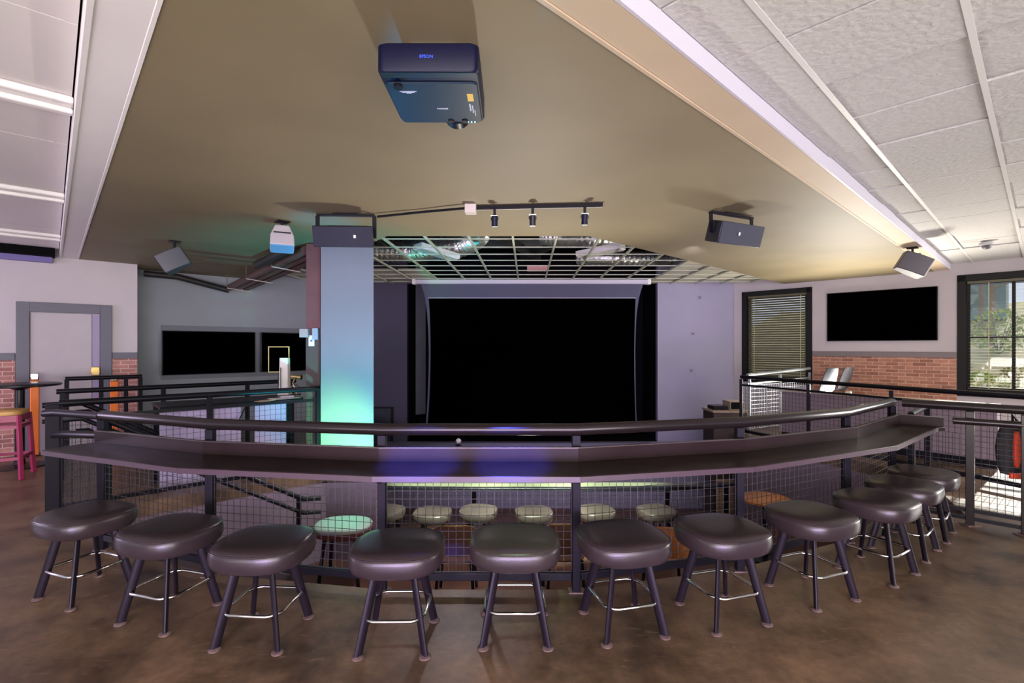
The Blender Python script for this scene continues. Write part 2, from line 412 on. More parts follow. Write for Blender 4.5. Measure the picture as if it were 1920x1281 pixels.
# joists above the grid
mb = MB()
for x0, y0, x1, y1, z in ((-3, 7.1, 4.5, 7.9, 3.55), (-3, 8.4, 5, 8.6, 3.62), (-3, 9.9, 5, 9.8, 3.6), (-1.2, 6.2, .6, 10.8, 3.5), (2.1, 6.2, .2, 10.9, 3.52), (.9, 6.1, 4.2, 10.0, 3.45), (-2.4, 7, -1.9, 11, 3.4)):
    mb.bar((x0, y0, z), (x1, y1, z), .07, .16)
struct('trim_joist', mb, GALV, smooth=False)
def duct(pts, r, label):
    out = []; n = 14
    V = [Vector(p) for p in pts]
    for i in range(len(V) - 1):
        p0, p1, p2, p3 = V[max(i - 1, 0)], V[i], V[i + 1], V[min(i + 2, len(V) - 1)]
        for k in range(n):
            t = k / n
            out.append(.5 * ((2 * p1) + (p2 - p0) * t + (2 * p0 - 5 * p1 + 4 * p2 - p3) * t * t + (3 * p1 - p0 - 3 * p2 + p3) * t ** 3))
    rr = [r * (1 + .07 * ((i % 2) * 2 - 1)) for i in range(len(out))]
    build('flexible_duct', MB().tube(out, r, 16, rr=rr), FOIL, label=label, cat='duct')
duct([(-2.5, 8.9, 3.3), (-1.9, 8.9, 3.28), (-1.4, 8.6, 3.27), (-.9, 8.5, 3.3), (-.55, 8.1, 3.42), (-.8, 7.6, 3.5)], .19, 'silver flexible duct curling above the open grid nearest the white column')
duct([(.5, 8.3, 3.42), (.9, 8.15, 3.34), (1.4, 8.2, 3.36), (1.9, 8.6, 3.46)], .14, 'short silver flexible duct above the middle of the open grid')
duct([(-1.9, 6.7, 3.36), (-1.2, 6.9, 3.34), (-.5, 7.1, 3.38), (.3, 7.0, 3.52)], .11, 'thin silver flexible duct just behind the edge of the dark ceiling')
duct([(1.3, 9.9, 3.35), (2.0, 9.7, 3.3), (2.7, 9.9, 3.32), (3.3, 10.2, 3.4)], .14, 'silver flexible duct above the grid over the screen case')
def lay_in(c, ang, tilt, label):
    e = Vector((math.cos(ang), math.sin(ang), 0)); n = e.cross(UP); u = (UP + e * tilt).normalized(); e = n.cross(u) * -1
    t = thing('light_fixture', c, label, 'light fixture')
    build('housing', MB().obox(Vector(c) + u * .05, e, n, u, .75, .26, .09), WHITE, t, bevel=.01)
    build('lens', MB().obox(Vector(c), e, n, u, .7, .22, .012), mat('frosted_lens', (200, 200, 190), .4), t)
lay_in((-1.22, 8.05, 3.06), .75, .12, 'white box light fixture lying askew on the grid near the column')
lay_in((1.42, 7.95, 3.06), -.55, -.1, 'white box light fixture lying askew on the grid before the screen')
build('exit_box', MB().box(.3, 9.75, 3.06, .72, 9.85, 3.17), mat('pink_box', (200, 140, 140), .6), label='small pinkish junction cover above the grid over the screen', cat='box')

# ------------------------------------------------------------------ windows
def window(name, u0, u1, z0, z1, mull, cross, fw=.10):
    root = thing(name, ab(AW + .04, (u0 + u1) / 2, z0), None, None, kind='structure')
    mb = MB(); aI = AW - .03
    for s, e, q, r in ((u0, u0 + fw, z0, z1), (u1 - fw, u1, z0, z1), (u0, u1, z0, z0 + fw), (u0, u1, z1 - fw, z1)):
        mb.rbox(aI, s, q, AW + .16, e, r)
    for s, e, q, r in ((u0 + fw, u0 + fw + .05, z0, z1), (u1 - fw - .05, u1 - fw, z0, z1), (u0, u1, z0 + fw, z0 + fw + .05), (u0, u1, z1 - fw - .05, z1 - fw)):
        mb.rbox(AW + .06, s, q, AW + .14, e, r)
    build('window_frame', mb, FRAMEM, root, smooth=False)
    mb = MB()
    for m in mull: mb.rbox(AW + .08, m - .022, z0 + fw, AW + .13, m + .022, z1 - fw)
    for c in cross: mb.rbox(AW + .085, u0 + fw, c - .016, AW + .125, u1 - fw, c + .016)
    if mb.v: build('muntin', mb, FRAMEM, root, smooth=False)
    build('window_pane', MB().rbox(AW + .10, u0 + fw, z0 + fw, AW + .104, u1 - fw, z1 - fw), GLASS, root, smooth=False)
    return root
window('window_1', w1r, w1l, wz0, wz1, [], [])
m1 = bof(WR(1901, 600, -.1))
window('window_2', w2r, w2l, .72, wz1, [m1, m1 - .82], [WR(1860, 632, -.1).z], .11)
window('window_3', w2r - 3.2, w2r - .65, .72, wz1, [w2r - 1.5, w2r - 2.3], [1.75], .11)
def blind(u0, u1, z0, z1, pitch, tilt, dense, label):
    root = thing('window_blind', ab(AW + .03, (u0 + u1) / 2, z0), label, 'blind')
    mb = MB(); z = z1 - .06
    ex = (D * math.cos(tilt) + UP * math.sin(tilt)); ez = ex.cross(N)
    while z > z0 + .03:
        mb.obox(ab(AW + .034, (u0 + u1) / 2, z), ex, N, ez, .062 if tilt > .5 else .022, u1 - u0 - .03, .0016)
        z -= pitch * (.45 if z > z1 - dense else 1)
    build('slat', mb, BLINDM, root, smooth=False)
    build('headrail', MB().rbox(AW + .01, u0 + .01, z1 - .045, AW + .055, u1 - .01, z1 - .005), BLINDM, root)
    build('bottom_bar', MB().rbox(AW + .022, u0 + .012, z0 + .005, AW + .046, u1 - .012, z0 + .022), BLINDM, root)
    for q in (.1, .88):
        build('ladder_cord', MB().rbox(AW + .014, u0 + q * (u1 - u0) - .006, z0 + .02, AW + .0155, u0 + q * (u1 - u0) + .006, z1 - .04), mat('cord_tape', (190, 182, 140), .7), root)
    return root
blind(w1r + .105, w1l - .105, wz0 + .1, wz1 - .1, .05, .74, 0, 'closed taupe slatted blind filling the black window frame beside the stage wall')
blind(w2r + .115, w2l - .115, .84, wz1 - .11, .05, .06, .34, 'open slatted blind in the sunny window beside the wall television')

# brick wainscot, rail, baseboards
def uvbuild(name, quad, m):                          # brick slab with its own real-size texture grid
    o, ex, ez, w, h, n = quad
    mb = MB().obox(o + ex * w / 2 + ez * h / 2 + n * .0125, ex, n, ez, w, .025, h)
    ob = struct(name, mb, m, smooth=False)
    uv = ob.data.uv_layers.new(name='UVMap')
    for l in ob.data.loops:
        p = ob.data.vertices[l.vertex_index].co + ORG[ob.name]
        uv.data[l.index].uv = ((p - o).dot(ex), (p - o).dot(ez))
zr = 1.375
uvbuild('wall_right_brick', (ab(AW, w2l + .01), N, UP, w1r - w2l - .02, zr, -D), BRICKR)
struct('trim_1', MB().rbox(AW - .04, w2l + .01, zr, AW - .001, w1r - .01, zr + .10), mat('grey_chair_rail', (118, 108, 110), .5), bevel=.004)
dl, dr = aof(WL(30, 600, BW)), aof(WL(209, 600, BW)); dz = 2.22
for nm, u0, u1 in (('wall_left_brick_near', -4.0, dl - .01), ('wall_left_brick_far', dr + .01, jog - .002)):
    uvbuild(nm, (ab(u0, BW), D, UP, u1 - u0, zr, -N), BRICKL)
for i, (u0, u1) in enumerate(((-4.0, dl - .01), (dr + .01, jog - .002))):
    struct('trim_%d' % (2 + i), MB().rbox(u0, BW - .04, zr, u1, BW - .001, zr + .10), GREYTRIM, bevel=.004)

# ------------------------------------------------------------------ door wall
dj = .14
dt = thing('door_1', ab((dl + dr) / 2, BW, 0), None, None, kind='structure')
build('door_frame', MB().rbox(dl, BW - .05, 0, dl + dj, BW - .002, dz).rbox(dr - dj, BW - .05, 0, dr, BW - .002, dz).rbox(dl + dj, BW - .05, dz - dj, dr - dj, BW - .002, dz), GREYTRIM, dt, bevel=.004)
build('door_leaf', MB().rbox(dl + dj + .01, BW - .03, .01, dr - dj - .10, BW - .003, dz - dj - .01), DOORM, dt, bevel=.003)
build('door_jamb', MB().rbox(dr - dj - .095, BW - .028, .01, dr - dj - .005, BW - .003, dz - dj - .01), mat('violet_jamb', (150, 136, 168), .5), dt)
c = WL(179, 696, BW - .06)
lk = build('door_lock', MB().obox(c, D, N, UP, .1, .035, .13), BRASS, dt, bevel=.006)
build('lever', MB().bar(c - N * .03 + D * .03, c - N * .03 - D * .06, .018), BRASS, lk)
def orange_post(px, ytop, label):
    b = WL(px, 700, BW - .2); k = P(px, ytop, b.y)
    t = thing('safety_post', (b.x, b.y, 0), label, 'post', 'orange safety posts')
    build('post_body', MB().obox(Vector((b.x, b.y, (k.z - .1) / 2)), D, N, UP, .10, .07, k.z - .1), ORANGE, t, bevel=.01)
    build('cap', MB().obox(Vector((b.x, b.y, k.z - .05)), D, N, UP, .09, .05, .1), CHROME, t, bevel=.012)
    build('foot_plate', MB().obox(Vector((b.x, b.y, .008)), D, N, UP, .2, .16, .016), BLACKM, t)
orange_post(65, 700, 'orange post with metal cap standing before the near door jamb')
orange_post(214, 703, 'orange post with metal cap standing beyond the lock side of the door')

# ------------------------------------------------------------------ televisions and wall fittings
def tv(c0, c1, z0, z1, ex, n, label, rim=.012):
    w = (c1 - c0).length; c = (c0 + c1) / 2; c.z = (z0 + z1) / 2
    t = thing('television', (c.x, c.y, z0), label, 'television')
    build('housing', MB().obox(c + n * .03, ex, n, UP, w, .05, z1 - z0), BLACKM, t, bevel=.004)
    build('screen', MB().obox(c + n * .0565, ex, n, UP, w - 2 * rim, .003, z1 - z0 - 2 * rim), SCRBLK, t)
    build('wall_bracket', MB().obox(c + n * .003, ex, n, UP, w * .4, .006, .3), BLACKM, t)
p0, p1 = WR(1552, 595), WR(1759, 590)
tv(p0, p1, WR(1552, 640).z, WR(1552, 551).z, -N, -D, 'large wall television with black screen above the red brick wainscot')
p0, p1 = WL(303, 660, BW2), WL(477, 660, BW2)
struct('trim_4', MB().obox((p0 + WL(600, 660, BW2)) / 2 * 1 + UP * 0 - N * .006 + D * .02, D, N, UP, 2.9, .01, .98), mat('screen_surround', (104, 106, 116), .6), smooth=False)
tv(p0 - N * .012, p1 - N * .012, WL(303, 704, BW2).z, WL(303, 620, BW2).z, D, -N, 'wide wall television with black screen on the grey recessed wall nearest the door')
p0, p1 = WL(488, 660, BW2), WL(580, 660, BW2)
tv(p0 - N * .012, p1 - N * .012, WL(303, 704, BW2).z, WL(303, 620, BW2).z, D, -N, 'wall television with black screen half hidden behind the brown steel column')
for px, py, lab in ((1314, 558, 'topmost outlet plate high on the lilac stage wall'), (1301, 626, 'middle outlet plate on the lilac stage wall'), (1298, 695, 'lowest outlet plate on the lilac stage wall')):
    c = P(px, py, YW - .006)
    t = thing('outlet_plate', c, lab, 'outlet', 'outlet plates on the stage wall')
    build('plate', MB().obox(c, Vector((1, 0, 0)), Vector((0, 1, 0)), UP, .13, .01, .085), WALLP, t, bevel=.003)
    build('socket', MB().obox(c - Vector((.02, .007, 0)), Vector((1, 0, 0)), Vector((0, 1, 0)), UP, .045, .004, .05), GREYTRIM, t)
c0, c1 = P(700, 800, YW - .03), P(737, 763, YW - .03)
hd = thing('door_2', (c0.x + .2, YW - .03, -.6), None, None, kind='structure')
build('door_leaf', MB().box(-3.3, YW - .03, -.6, c1.x - .05, YW - .005, c1.z - .04), HATCH, hd)
build('door_frame', MB().box(c1.x - .05, YW - .045, -.6, c1.x, YW - .003, c1.z).box(-3.3, YW - .045, c1.z - .04, c1.x - .05, YW - .003, c1.z), BLACKM, hd)

# ------------------------------------------------------------------ projection screen
YS = 10.6
X = lambda px: (px - CX) / F * YS
Z = lambda py: H - (py - CY) / F * YS
t = thing('projection_screen', (X(997), YS, Z(797)), 'wide black projection screen hanging from a pale case before the stage niche', 'projection screen')
cs = build('screen_case', MB().box(X(775), YS - .07, Z(533), X(1218), YS + .09, Z(524.5)), LILACW, t, bevel=.012)
build('end_cap', MB().box(X(1213), YS - .075, Z(533.5), X(1219), YS + .095, Z(524)), WHITE, cs)
build('end_cap', MB().box(X(774), YS - .075, Z(533.5), X(780), YS + .095, Z(524)), WHITE, cs)
def strip(rows, y, th):
    mb = MB(); fr = [[Vector((X(l), y, Z(q))), Vector((X(r), y, Z(q))), Vector((X(r), y + th, Z(q))), Vector((X(l), y + th, Z(q)))] for q, l, r in rows]
    return mb.rings(fr)
build('border_fabric', strip([(533, 789, 1206), (545, 793, 1202), (559, 797, 1198), (590, 801, 1193.5), (620, 803, 1192), (660, 804, 1191), (700, 803.5, 1191.5), (740, 802, 1192), (770, 800.5, 1193), (797, 798.5, 1194)], YS, .004), SCRGREY, t)
build('image_surface', strip([(559.5, 804, 1191.5), (590, 806, 1190.5), (620, 807, 1189.7), (660, 807.5, 1189), (700, 807, 1189.2), (740, 805.5, 1190), (770, 804, 1190.8), (795, 801.5, 1192)], YS - .005, .004), SCRBLK, t)
build('top_line', MB().box(X(803), YS - .008, Z(559.6), X(1192), YS - .004, Z(558.2)), mat('pale_line', (170, 170, 190), .6), t)
build('hem_bar', MB().tube([(X(797), YS, Z(798)), (X(1195), YS, Z(798))], .016), BLACKM, t)
c = Vector((-1.17, 10.85, -.6))
t = thing('stage_lamp', c, 'tiny white round lamp on the stage below the projection screen', 'lamp')
build('base', MB().lathe([(.06, 0), (.06, .012), (.012, .02), (.012, .05)], c), BLACKM, t)
build('globe', MB().ball(c + UP * .105, .06, 14), PAPER, t)
# cabinet beside the stage
c = P(1360, 800, 9.3)
t = thing('equipment_cabinet', (c.x, 9.3, -1.9), 'brown equipment cabinet at the foot of the lilac stage wall', 'cabinet')
build('carcass', MB().box(c.x - .32, 9.05, -1.9, c.x + .3, 9.55, .36), DKWOOD, t, bevel=.006)
build('lid', MB().box(c.x - .34, 9.03, .361, c.x + .32, 9.57, .40), mat('pale_edge', (150, 130, 112), .5), t, bevel=.006)
build('rear_panel', MB().box(c.x - .28, 9.03, -1.75, c.x + .26, 9.048, -.85), mat('tan_panel', (170, 140, 110), .7), t)
build('mixing_unit', MB().box(c.x - .28, 9.15, .402, c.x - .02, 9.45, .47), BLACKM, label='low black audio unit lying on the brown equipment cabinet', cat='audio unit', bevel=.01)
t = thing('amplifier', (c.x + .14, 9.3, .402), 'black amplifier box with pale edge on the brown equipment cabinet', 'amplifier')
build('housing', MB().box(c.x + .01, 9.12, .402, c.x + .27, 9.45, .56), mat('pale_edge', (150, 130, 112), .5), t, bevel=.004)
build('front', MB().box(c.x + .025, 9.115, .417, c.x + .255, 9.119, .545), BLACK, t)

# ------------------------------------------------------------------ column, steel pipe column, uplight
XL, XR, YC = (601 - CX) / F * 6.2, (700.5 - CX) / F * 6.2, 6.2
struct('wall_column', MB().prism([(XL, YC), (XR, YC), (XR * (YC + .5) / YC - .01, YC + .5), (XL, YC + .5)], .0, ZC + .9), COLW, bevel=.004)
sx0, sx1 = (574 - CX) / F * 6.4, (602 - CX) / F * 6.4
t = thing('steel_column', ((sx0 + sx1) / 2, 6.5, 0), 'brown steel column standing against the pale painted column', 'column')
z630 = P(0, 630, 6.4).z
build('flange', MB().box(sx0, 6.4, z630 - .03, sx1 - .012, 6.43, 2.9).box(sx0, 6.63, 0, sx1 - .012, 6.66, 2.9), STEELBR, t, bevel=.003)
build('web', MB().box((sx0 + sx1) / 2 - .02, 6.431, 0, (sx0 + sx1) / 2 + .01, 6.629, 2.9), STEELBR, t)
build('lower_cover', MB().box(sx0, 6.39, 0, sx1 - .012, 6.43, z630 - .031), mat('dark_brown_cover', (66, 56, 56), .6), t)
build('junction_box', MB().box(sx0 - .06, 6.33, z630 - .02, sx0 + .05, 6.389, z630 + .09), mat('grey_box', (150, 146, 150), .5), t, bevel=.006)
build('junction_box', MB().box(sx1 - .09, 6.33, z630 - .05, sx1 - .015, 6.389, z630 + .1), mat('grey_blue_box', (140, 150, 170), .5), t, bevel=.006)
c = P(584, 639, 6.385)
t = thing('sign_plate', c, 'white plate with a small blue dot on the brown steel column', 'sign')
build('plate', MB().obox(c, Vector((1, 0, 0)), Vector((0, 1, 0)), UP, .075, .006, .14), PAPER, t, bevel=.003)
build('dot', MB().tube([c - Vector((0, .0031, 0)), c - Vector((0, .005, 0))], .014, 12), LOGOB, t)
t = thing('uplight', (-2.06, 5.88, 0), 'small black uplight shining green at the foot of the pale column', 'lamp')
build('body', MB().lathe([(.07, 0), (.07, .015), (.05, .02), (.055, .14), (.05, .14), (.045, .06)], (-2.06, 5.93, 0)), BLACKM, t)
build('lens', MB().lathe([(.043, .1), (.043, .105)], (-2.06, 5.93, 0)), mat('green_lens', (120, 255, 120), .3, emit=(110, 255, 90), estr=2), t)
# conduits below the edge of the dark ceiling
def conduit(pts, r, m, label):
    build('conduit', MB().tube(pts, r, 10), m, label=label, cat='pipe', group='conduits below the dark ceiling')
e0, e1 = P(573, 467, 6.5), WL(432, 536, BW2 - .25)
off = (e1 - e0).normalized().cross(UP).normalized()
conduit([e0 - UP * .02, e1 - UP * .02], .058, PIPEM, 'uppermost brown conduit running from the steel column to the recessed wall')
conduit([e0 + off * .14 - UP * .02, e1 + off * .14 - UP * .02], .055, PIPEM, 'middle brown conduit running from the steel column to the recessed wall')
conduit([e0 + off * .27 - UP * .04, e1 + off * .26 - UP * .04], .05, mat('brown_conduit_dark', (70, 52, 50), .45), 'lowest brown conduit running from the steel column to the recessed wall')
conduit([e1 - UP * .075 + N * .12, WL(332, 519, BW2 - .13), WL(270, 513, BW2 - .13)], .055, DARKPIPE, 'dark conduit running along the top of the recessed grey wall')
conduit([e0 - off * .2 - UP * .02, e0.lerp(e1, .35) - off * .22 - UP * .02], .06, DARKPIPE, 'short black conduit against the dark ceiling behind the pale loudspeaker')
mb = MB()
for q in (.28, .62, .95):
    c = e0.lerp(e1, q); t = thing('pipe_hanger', c, 'pale strap hanger under the brown conduits, %s from the steel column' % {.28: 'first', .62: 'second', .95: 'third'}[q], 'hanger', 'conduit hangers')
    build('strap', MB().bar(c - off * .1 - UP * .075, c + off * .31 - UP * .115, .03, .012), mat('pale_strap', (170, 160, 156), .5), t)
    build('rod', MB().tube([c - off * .1 - UP * .07, Vector((c.x, c.y, ZD - .002)) - off * .1], .006, 8), PIPEM, t)

# ------------------------------------------------------------------ loudspeakers
def yoke_speaker(c, yaw, tilt, w, label, m1, m2, face=True):
    """trapezoid cabinet on a U yoke: face looks along -Y before yaw"""
    R = Matrix.Rotation(yaw, 3, 'Z') @ Matrix.Rotation(tilt, 3, 'X')
    t = thing('loudspeaker', (c.x, c.y, c.z), label, 'loudspeaker', 'yoke mounted loudspeakers'); c = Vector(c)
    L = lambda x, y, z: c + R @ Vector((x, y, z))
    h, d = w * .35, w * .42
    fw = w / 2
    prof = lambda q: [L(-fw * q, 0, 0)]
    rings = []
    for y, sx, z0, z1 in ((-d / 2, 1.0, -h / 2, h / 2), (-d / 2 + .02, 1.0, -h / 2, h / 2), (d / 2, .72, -h / 2, h / 2)):
        rings.append([L(-fw * sx, y, z0), L(fw * sx, y, z0), L(fw * sx, y, z1), L(-fw * sx, y, z1)])
    build('cabinet', MB().rings(rings), m1, t, bevel=.008)
    g = MB(); n = 9; rr = []
    for k in range(n):
        x = -fw * .97 + fw * 1.94 * k / (n - 1); bow = .028 * (1 - (2 * k / (n - 1) - 1) ** 2)
        rr.append([L(x, -d / 2 - .004 - bow, -h * .48), L(x, -d / 2 - .004 - bow, h * .48), L(x, -d / 2 - .001, h * .48), L(x, -d / 2 - .001, -h * .48)])
    g.rings(rr); gr = build('grille', g, m2, t)
    build('badge', MB().obox(L(-fw * .25 if yaw > .2 else fw * .42, -d / 2 - .034, h * .02), R @ Vector((1, 0, 0)), R @ Vector((0, 1, 0)), R @ UP, .022, .004, .03), PAPER, gr)
    zt = ZD - .004
    k = MB()
    Rz = Matrix.Rotation(yaw, 3, 'Z')
    for s in (-1, 1):
        p = c + Rz @ Vector((s * fw * .90, .0, -.02)); q = Vector((p.x, p.y, zt - .02)) ; k.bar(p + Rz @ Vector((s * .018, 0, 0)), q + Rz @ Vector((s * .018, 0, 0)), .04, .012, up=Rz @ Vector((0, 1, 0)))
    a_, b_ = c + Rz @ Vector((-fw * .98, 0, 0)), c + Rz @ Vector((fw * .98, 0, 0))
    a_.z = b_.z = zt - .014
    k.bar(a_, b_, .05, .014); build('yoke', k, BLACKM, t)
    build('ceiling_plate', MB().bar(Vector(((a_.x + b_.x) / 2, (a_.y + b_.y) / 2, zt - .004)) - Rz @ Vector((.12, 0, 0)), Vector(((a_.x + b_.x) / 2, (a_.y + b_.y) / 2, zt - .004)) + Rz @ Vector((.12, 0, 0)), .1, .006), BLACKM, t)
    return t
yoke_speaker(P(649, 443, 5.0), .06, .26, .585, 'navy loudspeaker on a yoke hanging in front of the pale column', SPK, mat('navy_grille', (12, 16, 42), .55, bump=.4, bscale=300))
yoke_speaker(P(1372, 438, 5.0), .45, .30, .60, 'dark loudspeaker with ribbed grille hanging alone over the window side', SPK, SPKG)
def small_speaker(c, yaw, tilt, m1, m2, label, s=.3, roll=0.0, drop=.12):
    R = Matrix.Rotation(yaw, 3, 'Z') @ Matrix.Rotation(tilt, 3, 'X') @ Matrix.Rotation(roll, 3, 'Y')
    t = thing('small_loudspeaker', c, label, 'loudspeaker', 'small ceiling loudspeakers')
    L = lambda x, y, z: c + R @ Vector((x, y, z))
    rings = [[L(sx * s * q * .42, y * s, -s * .33), L(-sx * s * q * .42, y * s, -s * .33), L(-sx * s * q * .42, y * s, s * .33), L(sx * s * q * .42, y * s, s * .33)] for y, q, sx in ((-.42, 1, -1), (.0, .96, -1), (.42, .58, -1))]
    build('cabinet', MB().rings(rings), m1, t, bevel=.012)
    build('grille', MB().obox(L(0, -s * .43, 0), R @ Vector((1, 0, 0)), R @ Vector((0, 1, 0)), R @ UP, s * .8, .012, s * .62), m2, t, bevel=.005)
    top = Vector((c.x, c.y, ZD - .003)); k = MB()
    build('ceiling_plate', MB().obox(top - UP * .006, D, N, UP, .12, .12, .012), BLACKM, t); k.tube([top - UP * .01, c + UP * s * .3], .014, 10)
    k.bar(L(-s * .3, .02, s * .345), L(s * .3, .02, s * .345), .03, .012)
    build('bracket', k, BLACKM, t)
small_speaker(P(327, 489, 6.3), -1.15, .55, SPKD, BLACKM, 'small dark grey loudspeaker under the dark ceiling above the wall televisions', .36)
small_speaker(P(529, 448, 5.3), .45, 1.25, SPKW, mat('blue_grille', (90, 150, 200), .5), 'small pale loudspeaker under the dark ceiling beside the steel column', .28)
small_speaker(P(1711, 496, 6.7), 1.15, .5, SPKD, mat('cream_grille', (214, 206, 192), .5), 'small loudspeaker with cream grille under the cream soffit by the window wall', .38)

# ------------------------------------------------------------------ track lights and wiring
T0, T1 = G(893, 390, ZD - .03) if False else P(893, 390, 4.72), P(1130, 395, 4.62)
T0.z = T1.z = ZD - .02
t = thing('light_track', (T0 + T1) / 2, 'slim dark lighting track on the dark ceiling holding spotlights', 'light track')
build('track_channel', MB().bar(T0, T1, .034, .03), BLACKM, t)
build('lower_edge', MB().bar(T0 + Vector((.0, .02, -.012)), T1 + Vector((0, .02, -.012)), .004, .008), WHITE, t)
JB = P(883, 396, 4.68); JB.z = ZD - .045
build('mounted_junction_box', MB().box(JB.x - .055, JB.y - .05, ZD - .085, JB.x + .05, JB.y + .05, ZD - .002), mat('pale_box', (196, 188, 180), .5), label='pale junction box at the end of the lighting track', cat='box', bevel=.006)
cpt = P(708, 407, 5.0); cpt.z = ZD - .03
build('wire_conduit', MB().tube([JB - Vector((.06, 0, 0)) + UP * .01, JB.lerp(cpt, .5) + UP * .012, cpt], .012, 8), BLACKM, label='thin dark wire conduit from the junction box to the column loudspeaker', cat='pipe')  # wire conduit run, not a loose cord
SPOTS = []
for px, wd, cm in ((928, 'first', NAVY), (1000, 'second', BLACKM), (1097, 'third', NAVY)):
    k = (px - T0.x) ; f = ((px - 893) / 237); p = T0.lerp(T1, f)
    t = thing('spotlight', (p.x, p.y, p.z - .17), 'small dark spotlight hanging from the lighting track, %s from the junction box' % wd, 'spotlight', 'track spotlights')
    build('stem', MB().box(p.x - .012, p.y - .012, p.z - .075, p.x + .012, p.y + .012, p.z - .0155), BLACKM, t)
    build('bracket', MB().tube([p + Vector((-.034, 0, -.12)), p + Vector((-.034, 0, -.075)), p + Vector((.034, 0, -.075)), p + Vector((.034, 0, -.12))], .005, 8), CHROME, t)
    ax = Vector((0, .25, -1)).normalized(); q = p + Vector((0, 0, -.13))
    build('lamp_head', MB().tube([q - ax * .05, q - ax * .045, q + ax * .05], .03, 16, rr=[.02, .029, .03]), cm, t)
    build('lens', MB().tube([q + ax * .0505, q + ax * .053], .026, 16), mat('lamp_lens', (230, 255, 220), .3, emit=(230, 255, 220), estr=3), t)
    SPOTS.append(q + ax * .08)

# ------------------------------------------------------------------ projector
pc = Vector((-.352, 2.30, ZD - .195))
t = thing('projector', pc, 'navy ceiling projector hanging with its underside towards the floor', 'projector')
w, d, h = .425, .47, .125
def rrect(cx, cy, w, d, r, z, n=5):
    out = []
    for sx, sy, a0 in ((1, 1, 0), (-1, 1, PI / 2), (-1, -1, PI), (1, -1, 3 * PI / 2)):
        for i in range(n):
            q = a0 + PI / 2 * i / (n - 1); out.append(Vector((cx + sx * (w / 2 - r) + r * math.cos(q), cy + sy * (d / 2 - r) + r * math.sin(q), z)))
    return out
y0 = pc.y
sh = build('housing', MB().rings([rrect(pc.x, y0, w - .012, d - .012, .03, pc.z + .004), rrect(pc.x, y0, w, d, .03, pc.z + .014), rrect(pc.x, y0, w, d, .03, pc.z + h - .01), rrect(pc.x, y0, w - .02, d - .02, .03, pc.z + h)]), NAVY, t)
build('underside_cover', MB().rings([rrect(pc.x, y0 + .04, w - .03, d - .10, .02, pc.z - .004), rrect(pc.x, y0 + .04, w - .02, d - .09, .02, pc.z + .0035)]).box(pc.x - w / 2 + .012, y0 - d / 2 + .014, pc.z + .001, pc.x + w / 2 - .012, y0 - d / 2 + .05, pc.z + .0038), NAVYB, t)
lens = MB().tube([Vector((pc.x + .07, y0 + d / 2 - .01, pc.z + .055)), Vector((pc.x + .07, y0 + d / 2 + .05, pc.z + .055))], .068, 24)
build('lens_ring', lens, BLACKM, t)
build('foot', MB().tube([Vector((pc.x - .145, y0 - .135, pc.z - .016)), Vector((pc.x - .145, y0 - .135, pc.z - .002))], .02, 16), BLACKM, t)
for x in (.045, .115): build('lens_screw', MB().tube([Vector((pc.x + x, y0 + .205, pc.z - .010)), Vector((pc.x + x, y0 + .205, pc.z - .003))], .016, 14), BLACKM, t)
mt = MB().tube([Vector((pc.x, y0, pc.z + h)), Vector((pc.x, y0, ZD - .012))], .03, 14).box(pc.x - .1, y0 - .1, ZD - .012, pc.x + .1, y0 + .1, ZD - .002)
build('ceiling_mount', mt, WHITE, t)
text_mesh('EPSON', .019, .0012, LOGOB, 'front_lettering', t, frame_m(Vector((pc.x - .005, y0 - d / 2 - .0012, pc.z + .062)), Vector((1, 0, 0)), UP))
text_mesh('EPSON', .0175, .0008, LOGOW, 'underside_lettering', t, frame_m(Vector((pc.x + .02, y0 + .075, pc.z - .0052)), Vector((-1, 0, 0)), Vector((0, 1, 0)) * -1) @ Matrix.Rotation(PI, 4, 'X') if False else frame_m(Vector((pc.x + .02, y0 + .075, pc.z - .0052)), Vector((-1, 0, 0)), Vector((0, 1, 0))))
build('warning_label', MB().box(pc.x - .15, y0 - .085, pc.z - .0052, pc.x - .075, y0 - .08, pc.z - .0042).box(pc.x - .14, y0 - .078, pc.z - .0052, pc.x - .085, y0 - .073, pc.z - .0042).box(pc.x - .122, y0 - .071, pc.z - .0052, pc.x - .1, y0 - .066, pc.z - .0042), LOGOW, t, label='small white lines of warning print')
build('yellow_sticker', MB().box(pc.x + .148, y0 - .06, pc.z - .0055, pc.x + .175, y0 + .005, pc.z - .0042), YELLOW, t, label='yellow sticker')
build('rating_print', MB().box(pc.x + .15, y0 + .03, pc.z - .0052, pc.x + .157, y0 + .1, pc.z - .0042).box(pc.x + .162, y0 + .045, pc.z - .0052, pc.x + .167, y0 + .12, pc.z - .0042).box(pc.x + .171, y0 + .09, pc.z - .0052, pc.x + .175, y0 + .15, pc.z - .0042), LOGOW, t)
for k in range(4): build('status_led', MB().box(pc.x + .11 + .017 * k, y0 + d / 2 - .022, pc.z - .006, pc.x + .116 + .017 * k, y0 + d / 2 - .012, pc.z + .002), CYANLED, t)
c = G(1850, 456, 0) if False else P(1850, 452, 1.41 * F / 192)
t = thing('ceiling_camera', (c.x, c.y, ZC - .1), 'white dome camera on the acoustic tile ceiling', 'camera')
build('base', MB().lathe([(.075, ZC - .045), (.08, ZC - .04), (.08, ZC - .006)], (c.x, c.y, 0), 20), SPKW, t)
build('dome', MB().lathe([(.002, ZC - .1), (.03, ZC - .095), (.05, ZC - .075), (.056, ZC - .046)], (c.x, c.y, 0), 20), SPKD, t)

